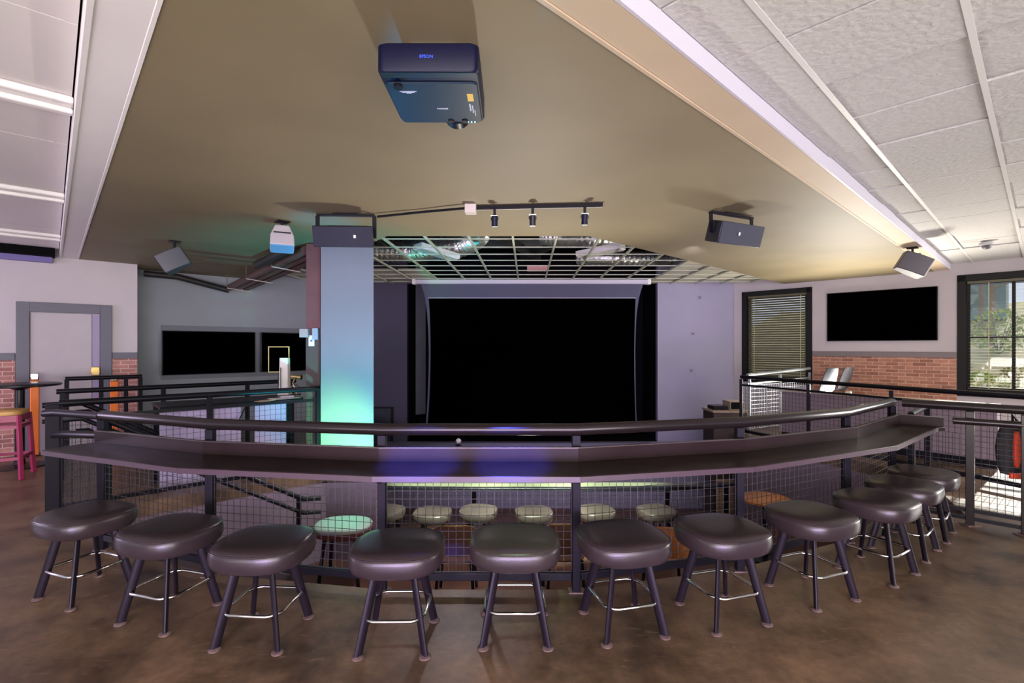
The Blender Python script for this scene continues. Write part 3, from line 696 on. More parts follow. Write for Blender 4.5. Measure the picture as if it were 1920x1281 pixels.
# ------------------------------------------------------------------ railings and counter
def mesh_panel(p0, p1, z0, z1, step=.05, r=.003):
    mb = MB(); d = (p1 - p0); L = d.length; d = d / L; n = max(1, round(L / step))
    for i in range(n + 1):
        q = p0 + d * (L * i / n); mb.bar(Vector((q.x, q.y, z0)), Vector((q.x, q.y, z1)), r)
    m = max(1, round((z1 - z0) / step))
    for j in range(m + 1):
        z = z0 + (z1 - z0) * j / m; mb.bar(Vector((p0.x, p0.y, z)), Vector((p1.x, p1.y, z)), r)
    return mb
def shrink(p0, p1, k):
    d = (p1 - p0).normalized() * k; return p0 + d, p1 - d
# main curved railing
t = thing('handrail', (0, 3.2, 0), 'curved bronze-black pipe railing with wire mesh behind the long counter', 'railing')
zt = 1.04
build('top_rail', MB().tube([p + UP * zt for p in R1], .038, 16), RAILM, t)
for p in R1:
    k = build('post', MB().obox(p + UP * .505, Vector((1, 0, 0)), Vector((0, 1, 0)), UP, .052, .052, 1.0), POSTM, t, bevel=.004)
    build('floor_plate', MB().obox(p + UP * .006, Vector((1, 0, 0)), Vector((0, 1, 0)), UP, .1, .07, .01), RUST, k)
for p, q in zip(R1, R1[1:]):
    a_, b_ = shrink(p, q, .03)
    build('mesh_panel', mesh_panel(a_, b_, .13, .80), WIREM, t, smooth=False)
    build('bottom_rail', MB().bar(a_ + UP * .1, b_ + UP * .1, .03, .05), BLACKM, t, bevel=.004)
a_, b_ = R1[0] + Vector((-.06, .04, 0)), LP0 + Vector((.14, -.1, 0))
build('mesh_panel', mesh_panel(a_, b_, .13, .66), WIREM, t, smooth=False)
build('bottom_rail', MB().bar(a_ + UP * .1, b_ + UP * .1, .03, .05), BLACKM, t)
build('return_rail', MB().tube([R1[0] + UP * 1.03 + Vector((-.04, .03, 0)), Vector((-3.86, 4.2, 1.01)), Vector((-3.98, 4.22, 1.0))], .03, 12), BLACKM, t)
build('return_rail', MB().tube([R1[0] + UP * .88 + Vector((-.04, .03, 0)), Vector((-3.6, 4.02, .86)), Vector((-3.72, 4.02, .855))], .03, 12), BLACKM, t)
# counter
ZW = .85
FR = [Vector((-3.27, 3.45, 0)), Vector((-1.99, 2.955, 0)), Vector((-.78, 2.765, 0)), Vector((.38, 2.755, 0)), Vector((1.46, 2.985, 0)), Vector((2.80, 3.61, 0)), Vector((3.79, 4.42, 0))]
inn = [p + Vector((0, -.055, 0)) for p in R1]
inn[0] = Vector((-3.14, 3.76, 0)); inn[6] = R1[6] + Vector((.0, -.075, 0)); inn[5] += Vector((.02, -.01, 0))
BK = inn
EN = Vector((3.87, 4.43, 0))
t = thing('bar_counter', (0, 2.95, 0), 'long dark brown drink counter curving along the front of the railing', 'counter')
build('worktop', MB().prism([p.xy for p in FR] + [EN.xy] + [p.xy for p in reversed(BK)], ZW - .036, ZW), COUNTER, t, bevel=.004)
mb = MB()
for p, q in zip(FR, FR[1:]):
    n = (q - p).cross(UP).normalized(); mb.obox((p + q) / 2 + n * .004 + UP * (ZW - .019), (q - p).normalized(), n, UP, (q - p).length, .005, .031)
build('front_edge', mb, EDGE, t)
mb = MB()
for p, q in zip(BK, BK[1:] + [EN + Vector((.0, .02, 0))]):
    d_ = (q - p).normalized(); n = d_.cross(UP); mb.obox((p + q) / 2 + n * .012 + UP * (ZW + .042), d_, n, UP, (q - p).length + .006, .02, .083)
build('upstand', mb, COUNTER, t)
mb = MB()
for p, q in zip(BK, BK[1:] + [EN + Vector((.0, .02, 0))]):
    d_ = (q - p).normalized(); n = d_.cross(UP); mb.obox((p + q) / 2 + n * .012 + UP * (ZW + .0865), d_, n, UP, (q - p).length + .006, .026, .005)
build('upstand_cap', mb, mat('cap_bronze', (84, 74, 70), .3, metal=.4), t)
for p, f in zip(BK[1:6], FR[1:6]):
    n = (f - p).normalized(); build('bracket', MB().bar(p + UP * (ZW - .13) + n * .02, p + n * .17 + UP * (ZW - .04), .03, .012).bar(p + n * .0 + UP * (ZW - .042), p + n * .2 + UP * (ZW - .042), .03, .01), POSTM, t)
# railing that closes the counter's far end
G0, G1 = R1[6] + Vector((.06, -.05, 0)), RE
dg_ = (G1 - G0)
t = thing('handrail', ((G0 + G1) / 2), 'short pipe railing with wire mesh at the window end of the counter', 'railing')
build('top_rail', MB().tube([G0 + UP * zt, G1 + UP * zt, G1 + dg_.normalized() * .06 + UP * (zt - .01)], .038, 16), RAILM, t)
build('lower_rail', MB().tube([EN + UP * .915 + dg_.normalized() * .05, G1 + UP * .915], .03, 12), RAILM, t)
for f in (.58, 1.0):
    p = G0.lerp(G1, f); k = build('post', MB().obox(p + UP * .5, dg_.normalized(), dg_.normalized().cross(UP), UP, .06, .06, 1.0), RAILM, t, bevel=.004)
    build('floor_plate', MB().obox(p + UP * .006, Vector((1, 0, 0)), Vector((0, 1, 0)), UP, .12, .1, .01), RUST, k)
for f0, f1 in ((.04, .55), (.61, .97)):
    a_, b_ = G0.lerp(G1, f0), G0.lerp(G1, f1)
    build('mesh_panel', mesh_panel(a_, b_, .13, .80 if f0 < .1 else .88, .048), WIREM, t, smooth=False)
    build('bottom_rail', MB().bar(a_ + UP * .13, b_ + UP * .13, .03, .03).bar(a_ + UP * .06, b_ + UP * .06, .03, .03), BLACKM, t)
# walkway railing on the window side
t = thing('handrail', ((Q0 + Q1) / 2), 'long black railing with wire mesh along the walkway under the wall television', 'railing')
build('top_rail', MB().tube([Q0 + UP * zt, Q1 + UP * zt, Q1 + Vector((.15, -.4, zt))], .03, 12), BLACKM, t)
build('mid_rail', MB().bar(Q0 + UP * .90, Q1 + UP * .90, .03, .03), BLACKM, t)
build('bottom_rail', MB().bar(Q0 + UP * .1, Q1 + UP * .1, .04, .05), BLACKM, t)
QS = [0, .335, .64, 1.0]
for f in QS:
    p = Q0.lerp(Q1, f); build('post', MB().obox(p + UP * .5, D, N, UP, .045, .045, 1.0), BLACKM, t)
for f0, f1 in zip(QS, QS[1:]):
    a_, b_ = shrink(Q0.lerp(Q1, f0), Q0.lerp(Q1, f1), .03); build('mesh_panel', mesh_panel(a_, b_, .13, .88, .06), BLACKM, t, smooth=False)
W0, W1 = Vector((4.2, 8.85, 0)), Vector((5.85, 9.75, 0))
t = thing('handrail', (W0 + W1) / 2, 'pale railing with wire mesh running towards the window with the closed blind', 'railing')
GREYM = mat('pale_steel', (150, 156, 158), .4, metal=.4)
build('top_rail', MB().tube([W0 + UP * 1.06, W1 + UP * 1.14], .028, 12), GREYM, t)
build('mid_rail', MB().bar(W0 + UP * .9, W1 + UP * .96, .03, .03), GREYM, t)
for f in (0.03, .5, 1.0): build('post', MB().obox(W0.lerp(W1, f) + UP * .53, D, N, UP, .04, .04, 1.06), GREYM, t)
build('mesh_panel', mesh_panel(W0 + (W1 - W0) * .03, W1, .1, .88, .07, .006), mat('pale_wire', (190, 200, 208), .4), t, smooth=False)
K0, K1 = P(1470, 0, 8.55), P(1872, 0, 6.35); K0.z = K1.z = 0
kd = (K1 - K0).normalized(); kn = kd.cross(UP)
struct('wall_knee', MB().obox((K0 + K1) / 2 + UP * .40, kd, kn, UP, (K1 - K0).length, .12, .80), mat('mauve_knee_wall', (136, 120, 130), .7, var=.03), smooth=False)
struct('trim_knee', MB().obox((K0 + K1) / 2 + UP * .815, kd, kn, UP, (K1 - K0).length + .02, .2, .03), mat('pale_ledge', (196, 180, 166), .5), bevel=.006)
struct('baseboard_knee', MB().obox((K0 + K1) / 2 + kn * .07 + UP * .06, kd, kn, UP, (K1 - K0).length, .02, .1), BLACKM)
build('crumpled_paper', MB().ball(P(1589, 737, 7.86), .04, 7, .7).ball(P(1594, 736.5, 7.83) + UP * .005, .03, 6, .8), PAPER, label='crumpled white paper lying on the knee wall ledge', cat='paper')
# black bag behind the railing
bp = G0.lerp(G1, .9) + D * .13
t = thing('hanging_bag', (bp.x, bp.y, .5), 'black bag with a red-orange stripe hanging behind the end of the short railing', 'bag')
prof = [(.02, .46), (.10, .48), (.13, .56), (.14, .7), (.125, .82), (.09, .9), (.05, .93)]
build('bag_body', MB().rings([[bp + Vector((math.cos(q) * r, math.sin(q) * r * .5, z)) for q in (2 * PI * j / 18 for j in range(18))] for r, z in prof]), BAG, t)
build('stripe', MB().rings([[bp + Vector((-.035 + x, -.082 + .03 * abs(zz - .68), zz)) for x in (-wq, wq)] + [bp + Vector((-.035 + x, -.055, zz)) for x in (wq, -wq)] for zz, wq in ((.55, .012), (.62, .026), (.72, .028), (.8, .02), (.85, .008))]), REDOR, t)
build('tab', MB().obox(bp + Vector((-.03, -.05, .47)), Vector((1, 0, 0)), Vector((0, 1, 0)), UP, .09, .03, .05), REDOR, t, bevel=.008)
build('strap', MB().tube([bp + UP * .92, G0.lerp(G1, .9) + D * .045 + UP * .99, bp + UP * .93 + Vector((.04, 0, 0))], .01, 8), BAG, t)

# stair railings on the door side
def stair_rail(name_label, A, B, zr_, r=.03, mid=None, posts=(), mesh=None, m=BLACKM, low=None):
    t = thing('handrail', (A + B) / 2, name_label, 'railing')
    build('top_rail', MB().tube([A + UP * zr_, B + UP * zr_], r, 12), m, t)
    if mid: build('mid_rail', MB().bar(A + UP * mid, B + UP * mid, .03, .03), m, t)
    for f in posts:
        p = A.lerp(B, f); build('post', MB().obox(p + UP * (zr_ / 2), D, N, UP, .05, .05, zr_ - .03), POSTM, t)
    if mesh:
        ps = list(posts)
        for f0, f1 in zip(ps, ps[1:]):
            a_, b_ = shrink(A.lerp(B, f0), A.lerp(B, f1), .03); build('mesh_panel', mesh_panel(a_, b_, mesh[0], mesh[1], .06), m, t, smooth=False)
    return t
t = stair_rail('black railing with wire mesh ending at the pale column, nearest the stair', LP0, LP1, 1.04, .032, .9, (0, .5, .985), (.1, .88))
build('bottom_rail', MB().bar(LP0 + UP * .08, LP1 + UP * .08, .03, .04), BLACKM, t)
big = MB().obox(LP0 + UP * .52 - D * .045, D, N, UP, .1, .1, 1.04); build('newel_post', big, POSTM, t, bevel=.005)
U0, U1 = ab(.05, 7.82), ab(2.75, 7.82)
stair_rail('black railing without mesh behind the stair and in front of the televisions', U0, U1, 1.045, .03, None, (.02, .38, .75, .98))
V0, V1 = WL(122, 700, 9.3), WL(266, 700, 9.3); V0.z = V1.z = 0
stair_rail('short black railing nearest the door, standing before the brick wainscot', V0, V1, 1.12, .03, .55, (.02, .45, .78, .98), (.1, .53))
H0, H1 = ab(-.35, 6.62), ab(.02, 6.75)
# stair down into the pit
S0, dirS = Vector((-3.72, 4.38, 0)), D
nS = N
t = thing('staircase', S0, 'short staircase going down to the lower tier beside the curved railing', 'stairs')
for k in range(6):
    c = S0 + dirS * (.17 + .29 * k) + nS * .5
    build('step', MB().obox(c + UP * (-.18 * (k + 1) - .015), dirS, nS, UP, .31, .95, .04), mat('step_brown', (84, 66, 54), .5), t, bevel=.005)
for s in (.0, 1.0):
    p, q = S0 + nS * (s) + UP * -.12, S0 + nS * s + dirS * 1.85 + UP * -1.2
    build('stringer', MB().bar(p, q, .04, .22), mat('stringer_purple', (96, 84, 92), .6), t)
for s, st0 in ((.02, .1), (.98, .32)):
    b0 = S0 + nS * s; hr = None
    for dzz, r in ((0, .028), (-.16, .022)):
        o_ = build('handrail', MB().tube([b0 - dirS * st0 + UP * (.99 + dzz), b0 - dirS * .02 + UP * (.99 + dzz), b0 + dirS * 1.85 + UP * (-.17 + dzz), b0 + dirS * 2.05 + UP * (-.2 + dzz)], r, 12), BLACKM, t); hr = hr or o_
    build('post', MB().bar(b0 + dirS * .12 + UP * -.3, b0 + dirS * .12 + UP * .9, .04), BLACKM, hr)
    build('post', MB().bar(b0 + dirS * 1.8 + UP * -1.09, b0 + dirS * 1.8 + UP * -.16, .04), BLACKM, hr)

rp = ab(aof(EN) + .12, bof(EN) + .26)
stair_rail('short dark double handrail running from the window end of the counter along the floor edge', rp, rp + D * 1.0, .93, .026, .8, (.04, .97))
# sound desk beside the column
def ldesk(px, Y): p = P(px, 0, Y); p.z = 0; return p
d0 = LP0.lerp(LP1, .33) + N * .28; d1 = LP1 + N * .26 - D * .12
t = thing('sound_desk', (d0 + d1) / 2, 'lilac-panelled sound desk behind the mesh railing beside the column', 'desk')
build('desk_top', MB().obox((d0 + d1) / 2 + N * .3 + UP * .9, D, N, UP, (d1 - d0).length, .62, .03), BLACKM, t, bevel=.004)
Ld = (d1 - d0).length
for f0, f1 in ((0, .3), (.34, .52), (.62, .86)):
    a_, b_ = d0.lerp(d1, f0), d0.lerp(d1, f1)
    build('front_panel', MB().obox((a_ + b_) / 2 + UP * .44, D, N, UP, (b_ - a_).length, .02, .86), PURPW, t)
for f in (.02, .98):
    build('leg', MB().obox(d0.lerp(d1, f) + N * .5 + UP * .44, D, N, UP, .05, .05, .88), BLACKM, t)
build('cable', MB().tube([d0.lerp(d1, .56) + UP * .88 - N * .02, d0.lerp(d1, .5) + UP * .7 - N * .05, d0.lerp(d1, .38) + UP * .66 - N * .04, d0.lerp(d1, .3) + UP * .74 - N * .03], .008, 8), BLACKM, t)
zt2 = .916
def dk_at(px, py): return G(px, py, zt2)
c = dk_at(533, 747); build('paper_sheet', MB().obox(c + UP * .002, D, N, UP, .34, .2, .003), PAPER, label='white paper sheet lying near the edge of the sound desk', cat='paper')
c = dk_at(497, 752); build('paper_sheet', MB().obox(c + UP * .002, (D + N * .4).normalized(), (N - D * .4).normalized(), UP, .2, .13, .003), mat('peach_paper', (214, 176, 150), .8), label='peach paper sheet beside the white one on the sound desk', cat='paper')
c = P(534, 722, 6.75); c.z = zt2
t = thing('speaker_tower', c, 'tall white tapered tower standing on the sound desk', 'speaker')
build('body', MB().rings([rrect(c.x, c.y, .16, .12, .02, zt2 + .002), rrect(c.x, c.y, .125, .1, .02, zt2 + .12), rrect(c.x, c.y, .115, .09, .02, zt2 + .5)]), PAPER, t)
build('slit', MB().obox(c + Vector((-.03, -.056, .2)), Vector((1, 0, 0)), Vector((0, 1, 0)), UP, .006, .02, .34), SPKD, t)
c = P(523, 674, 6.95)
t = thing('monitor', Vector((c.x, c.y, zt2)), 'monitor with a thin pale yellow rim behind the white tower', 'monitor')
ex = (Vector((1, 0, 0)) + Vector((0, .3, 0))).normalized(); ey = UP.cross(ex)
mb = MB()
for s in (-1, 1):
    mb.obox(c + ex * s * .13, ex, ey, UP, .012, .03, .36); mb.obox(c + UP * s * .175, ex, ey, UP, .27, .03, .012)
build('rim', mb, GREENY, t); build('screen', MB().obox(c, ex, ey, UP, .25, .015, .345), SCRBLK, t)
build('stand', MB().obox(Vector((c.x, c.y + .03, (zt2 + c.z - .17) / 2)), ex, ey, UP, .05, .02, c.z - .17 - zt2).obox(Vector((c.x, c.y, zt2 + .008)), ex, ey, UP, .2, .14, .012), BLACKM, t)
c = P(556, 700, 6.7)
t = thing('desk_lamp', Vector((c.x, c.y, zt2)), 'small brass clip lamp in the clutter on the sound desk', 'lamp')
b0 = Vector((c.x, c.y, zt2))
build('base', MB().lathe([(.06, .002), (.06, .015), (.012, .02)], b0), BLACKM, t)
build('arm', MB().tube([b0 + UP * .02, b0 + Vector((-.05, 0, .16)), b0 + Vector((.0, -.02, .25))], .008, 8), BRASS, t)
build('shade', MB().tube([b0 + Vector((-.06, -.02, .25)), b0 + Vector((.08, -.03, .24))], .03, 12, rr=[.02, .035]), BRASS, t)
c = P(540, 700, 6.4); c.z = zt2; build('notepad', MB().obox(c + UP * .012, ex, ey, UP, .16, .12, .022), mat('lilac_paper', (206, 190, 214), .8), label='lilac-white notepad on the sound desk next to the column', cat='notepad', bevel=.002)
c = P(552, 700, 7.0); c.z = zt2 + .002; build('headphones', MB().tube([c + Vector((.07 * math.cos(q), .03, .02 + .09 * math.sin(q))) for q in (PI * i / 10 for i in range(11))], .012, 8).ball(c + Vector((-.07, .03, .035)), .033, 10).ball(c + Vector((.07, .03, .035)), .033, 10), SPKD, label='grey headphones lying in the clutter on the sound desk', cat='headphones')

# ------------------------------------------------------------------ bar stools
def superring(hx, hy, z, n=3.2, k=40):
    out = []
    for i in range(k):
        q = 2 * PI * i / k; cx, sy = math.cos(q), math.sin(q)
        out.append(Vector((hx * math.copysign(abs(cx) ** (2 / n), cx), hy * math.copysign(abs(sy) ** (2 / n), sy), z)))
    return out
SW, SD, SZ = .247, .235, .535
st = thing('bar_stool', (0, 0, 0), 'x', 'stool')
seat = build('seat', MB().rings([superring(SW * k, SD * k, z, nn) for k, z, nn in ((.72, .405, 2.6), (.87, .407, 2.6), (.955, .418, 2.7), (.992, .44, 2.8), (1.0, .462, 2.9), (.997, .485, 2.9), (.985, .502, 2.9), (.962, .5125, 2.9), (.925, .519, 2.9), (.86, .525, 2.8), (.74, .530, 2.7), (.5, .533, 2.6), (.2, .533, 2.5), (.02, .533, 2))]), SEAT, st)
build('piping', MB().tube(superring(SW * .974, SD * .974, .509, 2.9), .0042, 6, closed=True), SEAT, seat)
build('swivel_plate', MB().obox((0, 0, .395), Vector((1, 0, 0)), Vector((0, 1, 0)), UP, .24, .24, .018), LEGM, st)
for sx in (-1, 1):
    for sy in (-1, 1):
        tp, ft = Vector((sx * .098, sy * .098, .39)), Vector((sx * .168, sy * .168, .012))
        rad = Vector((sx, sy, 0)).normalized(); ax = (ft - tp).normalized(); tan = rad.cross(UP); ru = ax.cross(tan).normalized()
        rings = [[p + tan * math.cos(q) * .0135 * g + ru * math.sin(q) * .025 * g for q in (2 * PI * j / 14 for j in range(14))] for p, g in ((tp, 1.0), (tp.lerp(ft, .5), 1.0), (ft, .94))]
        lg = build('leg', MB().rings(rings), LEGM, st)
        build('foot', MB().lathe([(.026, 0), (.031, .003), (.031, .009), (.02, .016)], (ft.x, ft.y, 0), 18), RUST, lg)
fr = []
h_ = .158; ch = .05
for sx, sy in ((1, 1), (-1, 1), (-1, -1), (1, -1)):
    pr = [(sx * h_, sy * (h_ - ch)), (sx * (h_ - ch), sy * h_)] if sx * sy > 0 else [(sx * (h_ - ch), sy * h_), (sx * h_, sy * (h_ - ch))]
    fr += pr
pts = []
for i, p in enumerate(fr):
    a_, b_, c_ = Vector((*fr[i - 1], .178)), Vector((*p, .178)), Vector((*fr[(i + 1) % 8], .178))
    pts += [b_ + (a_ - b_).normalized() * .012, b_ + (c_ - b_).normalized() * .012]
build('footrest', MB().tube(pts, .0095, 10, closed=True), CHROME, st)
near = [(-2.72, 3.17, -21), (-2.0, 2.91, -17), (-1.355, 2.715, -4), (-.61, 2.665, 1), (.017, 2.74, 0), (.622, 2.80, 13), (1.228, 2.91, 16), (1.905, 3.165, 21), (2.545, 3.47, 32), (3.03, 3.84, 39), (3.47, 4.19, 42)]
ordw = ['first', 'second', 'third', 'fourth', 'fifth', 'sixth', 'seventh', 'eighth', 'ninth', 'tenth', 'eleventh']
for i, (x, y, r) in enumerate(near):
    lab = 'brown vinyl bar stool with chrome footrest before the long counter, %s from the door end' % ordw[i]
    if i == 0: lab = 'brown vinyl bar stool with chrome footrest at the door end of the long counter'
    if i == 10: lab = 'brown vinyl bar stool with chrome footrest at the window end of the long counter'
    if i == 0:
        st.location = (x, y, 0); st.rotation_euler = (0, 0, math.radians(r)); st['label'] = lab; st['group'] = 'bar stools along the curved counter'
    else: dup(st, (x, y, 0), math.radians(r), lab, 'bar stools along the curved counter')
low = [(722, 953), (811, 957), (897, 953), (1001, 956), (1117, 953), (1231, 953)]
zf2 = -1.1
for i, (px, py) in enumerate(low):
    g = G(px, py, zf2 + .53)
    dup(st, (g.x, g.y, zf2), math.radians(random.uniform(-8, 8) + (i - 2.5) * 5), 'bar stool on the lower tier seen through the mesh, %s from the stair' % ordw[i], 'bar stools on the lower tier')
# lower counter
t = thing('bar_counter', (.3, 7.1, zf2), 'black drink counter with wire mesh on the lower tier', 'counter')
zk = -.39
lx0, lx1 = (612 - CX) / F * 7.05, (1392 - CX) / F * 7.05
build('worktop', MB().prism([(lx0, 7.16), (lx0 + .5, 6.92), (-.6, 6.86), (.9, 6.86), (lx1 - .5, 6.95), (lx1, 7.16)], zk - .05, zk), BLACKM, t, bevel=.005)
build('worktop_lit_strip', MB().prism([(lx0 + .6, 7.14), (lx0 + .7, 6.99), (-.6, 6.93), (.9, 6.93), (lx1 - .7, 7.02), (lx1 - .6, 7.14)], zk + .0005, zk + .004), mat('lit_counter_strip', (92, 92, 80), .4), t)  # paler strip stands in for lime light lying on the counter top
PXS = [-2.0, -.55, .88, 2.25, 3.1]
for x in PXS: build('post', MB().box(x - .03, 7.17, zf2 + .002, x + .03, 7.23, zk - .052), BLACKM, t)
for x0, x1 in zip(PXS, PXS[1:]): build('mesh_panel', mesh_panel(Vector((x0 + .03, 7.2, 0)), Vector((x1 - .03, 7.2, 0)), zf2 + .08, zk - .08, .06), BLACKM, t, smooth=False)
# lower tier seating: bentwood chairs and a plywood table
def chair(c, yaw, m, label, arms=False, pad=None, first=None):
    R = Matrix.Rotation(yaw, 3, 'Z'); L = lambda x, y, z: c + R @ Vector((x, y, z))
    t = thing('dining_chair', c, label, 'chair', 'bentwood chairs on the lower tier')
    build('seat', MB().rings([[L(*(v.x, v.y, z)) for v in superring(.22 * k, .21 * k, 0, 3, 28)] for k, z in ((.95, .43), (1, .44), (1, .45), (.95, .46))]), pad or m, t)
    rr = []
    for k in range(13):
        q = PI * (k / 12 - .5) * .95; x, y = .225 * math.sin(q) * 1.02, -.1 - .13 * math.cos(q); top = .83 - .10 * abs(q / 1.5) ** 3
        rr.append([L(x, y, .52), L(x, y - .0, top), L(x * .94, y + .014, top), L(x * .94, y + .014, .52)])
    bk = build('backrest', MB().rings(rr), m, t)
    build('back_rim', MB().tube([r[1].lerp(r[2], .5) for r in rr], .008, 8), BRASS if m is PLYD else m, bk)
    for sx, sy in ((-1, -1), (1, -1), (-1, 1), (1, 1)):
        build('leg', MB().bar(L(sx * .17, sy * .16, .43), L(sx * .2, sy * .2, .002), .024), BLACKM, t)
    return t
for px, Y, m, lab, yw in ((852, 5.1, PLYD, 'dark bentwood chair on the lower tier behind the fifth counter stool', .0), (1060, 5.15, PLYD, 'dark bentwood chair on the lower tier behind the railing post near the middle', .05), (1258, 5.05, PLY, 'orange plywood chair on the lower tier behind the mesh railing', -.1)):
    p = P(px, 0, Y); chair(Vector((p.x, p.y + .2, zf2)), yw, m, lab)
p = G(644, 979, zf2 + .667); p.z = zf2
t = thing('lounge_stool', p, 'wide oval stool with a pale pad lit green on the lower tier beside the stair', 'stool')
ov = lambda kx, z: [p + Vector((v.x, v.y, z)) for v in superring(.32 * kx, .25 * kx, 0, 2.4, 36)]
build('pad', MB().rings([ov(.97, .61), ov(1, .625), ov(1, .645), ov(.95, .66), ov(.8, .667)]), mat('grey_green_pad', (156, 164, 158), .45), t)
build('wooden_tray', MB().rings([ov(.8, .52), ov(1.0, .55), ov(1.06, .608), ov(1.0, .6085)]), mat('red_brown_wood', (92, 46, 44), .4), t)
for sx, sy in ((-1, -1), (1, -1), (-1, 1), (1, 1)): build('leg', MB().bar(p + Vector((sx * .17, sy * .12, .525)), p + Vector((sx * .22, sy * .17, .002)), .03), BLACKM, t)
c = G(1434, 934, zf2 + .75); c.z = zf2
t = thing('dining_table', c, 'round orange plywood table on the lower tier beyond the mesh railing', 'table')
build('table_top', MB().lathe([(.3, .72), (.31, .725), (.31, .745), (.3, .75)], c, 32), PLY, t)
build('pedestal', MB().lathe([(.04, .03), (.035, .1), (.035, .7), (.12, .719)], c, 16), BLACKM, t)
build('base', MB().lathe([(.25, .002), (.25, .014), (.05, .03)], c, 24), BLACKM, t)

# ------------------------------------------------------------------ high table and maroon stool at the door wall
c = Vector((-6.45, 6.5, 0))
t = thing('high_table', c, 'black round high table standing before the door wall', 'table')
build('table_top', MB().lathe([(.40, 1.05), (.415, 1.06), (.415, 1.075), (.40, 1.085)], c, 36), BLACKM, t)
build('pedestal', MB().lathe([(.06, .03), (.05, .1), (.05, 1.0), (.16, 1.05)], c, 16), BLACKM, t)
build('base', MB().lathe([(.28, .002), (.28, .012), (.07, .035)], c, 32), BLACKM, t)
R = Matrix.Rotation(.52, 3, 'Z'); c = Vector((-6.08, 5.93, 0))
t = thing('bar_chair', c, 'maroon wooden bar stool with a tan cushion at the black high table', 'stool')
L = lambda x, y, z: c + R @ Vector((x, y, z))
build('cushion', MB().rings([[L(v.x, v.y, z) for v in superring(.2 * k, .2 * k, 0, 4, 28)] for k, z in ((1, .76), (1.02, .775), (1, .80), (.9, .812))]), TAN, t)
build('apron', MB().obox(L(0, -.18, .72), R @ Vector((1, 0, 0)), R @ Vector((0, 1, 0)), UP, .38, .025, .075).obox(L(0, .18, .72), R @ Vector((1, 0, 0)), R @ Vector((0, 1, 0)), UP, .38, .025, .075).obox(L(.18, 0, .72), R @ Vector((1, 0, 0)), R @ Vector((0, 1, 0)), UP, .025, .36, .075).obox(L(-.18, 0, .72), R @ Vector((1, 0, 0)), R @ Vector((0, 1, 0)), UP, .025, .36, .075), MAROON, t)
for sx, sy in ((-1, -1), (1, -1), (-1, 1), (1, 1)): build('leg', MB().bar(L(sx * .18, sy * .18, .757), L(sx * .215, sy * .215, .0), .04), MAROON, t, bevel=.003)
for z in (.62, .25):
    for a_, b_ in (((-1, -1), (1, -1)), ((1, -1), (1, 1)), ((-1, 1), (1, 1)), ((-1, -1), (-1, 1))):
        k = .18 + .035 * (1 - z / .757); build('stretcher', MB().bar(L(a_[0] * k, a_[1] * k, z), L(b_[0] * k, b_[1] * k, z), .022, .035), MAROON, t)
# grey shell chairs on the walkway
def shell(c, yaw, m, label):
    R = Matrix.Rotation(yaw, 3, 'Z'); L = lambda x, y, z: c + R @ Vector((x, y, z))
    t = thing('bar_chair', c, label, 'chair', 'shell chairs on the walkway')
    rr = []
    for z, y, w_ in ((.74, .2, .17), (.735, .05, .21), (.75, -.1, .215), (.80, -.17, .21), (.95, -.21, .2), (1.1, -.25, .18), (1.19, -.275, .13)):
        row = []
        for k in range(9):
            u = 2 * k / 8 - 1; row.append((w_ * u, y + .07 * u * u * (1 if z > .78 else .3), z + (.03 * u * u if z < .78 else 0)))
        rr.append([L(*q) for q in row] + [L(q[0], q[1] - (.015 if q[2] > .78 else .0), q[2] - (.0 if q[2] > .78 else .015)) for q in reversed(row)])
    build('shell', MB().rings(rr), m, t)
    for sx, sy in ((-1, -1), (1, -1), (-1, 1), (1, 1)): build('leg', MB().tube([L(sx * .12, sy * .1, .715), L(sx * .2, sy * .2, 0.0)], .012, 8), BLACKM, t)
    build('foot_ring', MB().tube([L(.185 * math.cos(q), .185 * math.sin(q), .3) for q in (2 * PI * i / 20 for i in range(20))], .008, 8, closed=True), BLACKM, t)
q = P(1560, 700, 8.8); shell(Vector((q.x - .14, q.y + .1, 0)), .45, SHELLG, 'pale grey shell bar chair before the brick wainscot, nearer the closed blind')
q = P(1578, 700, 9.3); shell(Vector((q.x - .04, q.y + .1, 0)), .6, mat('dark_shell', (64, 64, 70), .35), 'dark grey shell bar chair before the brick wainscot under the television')

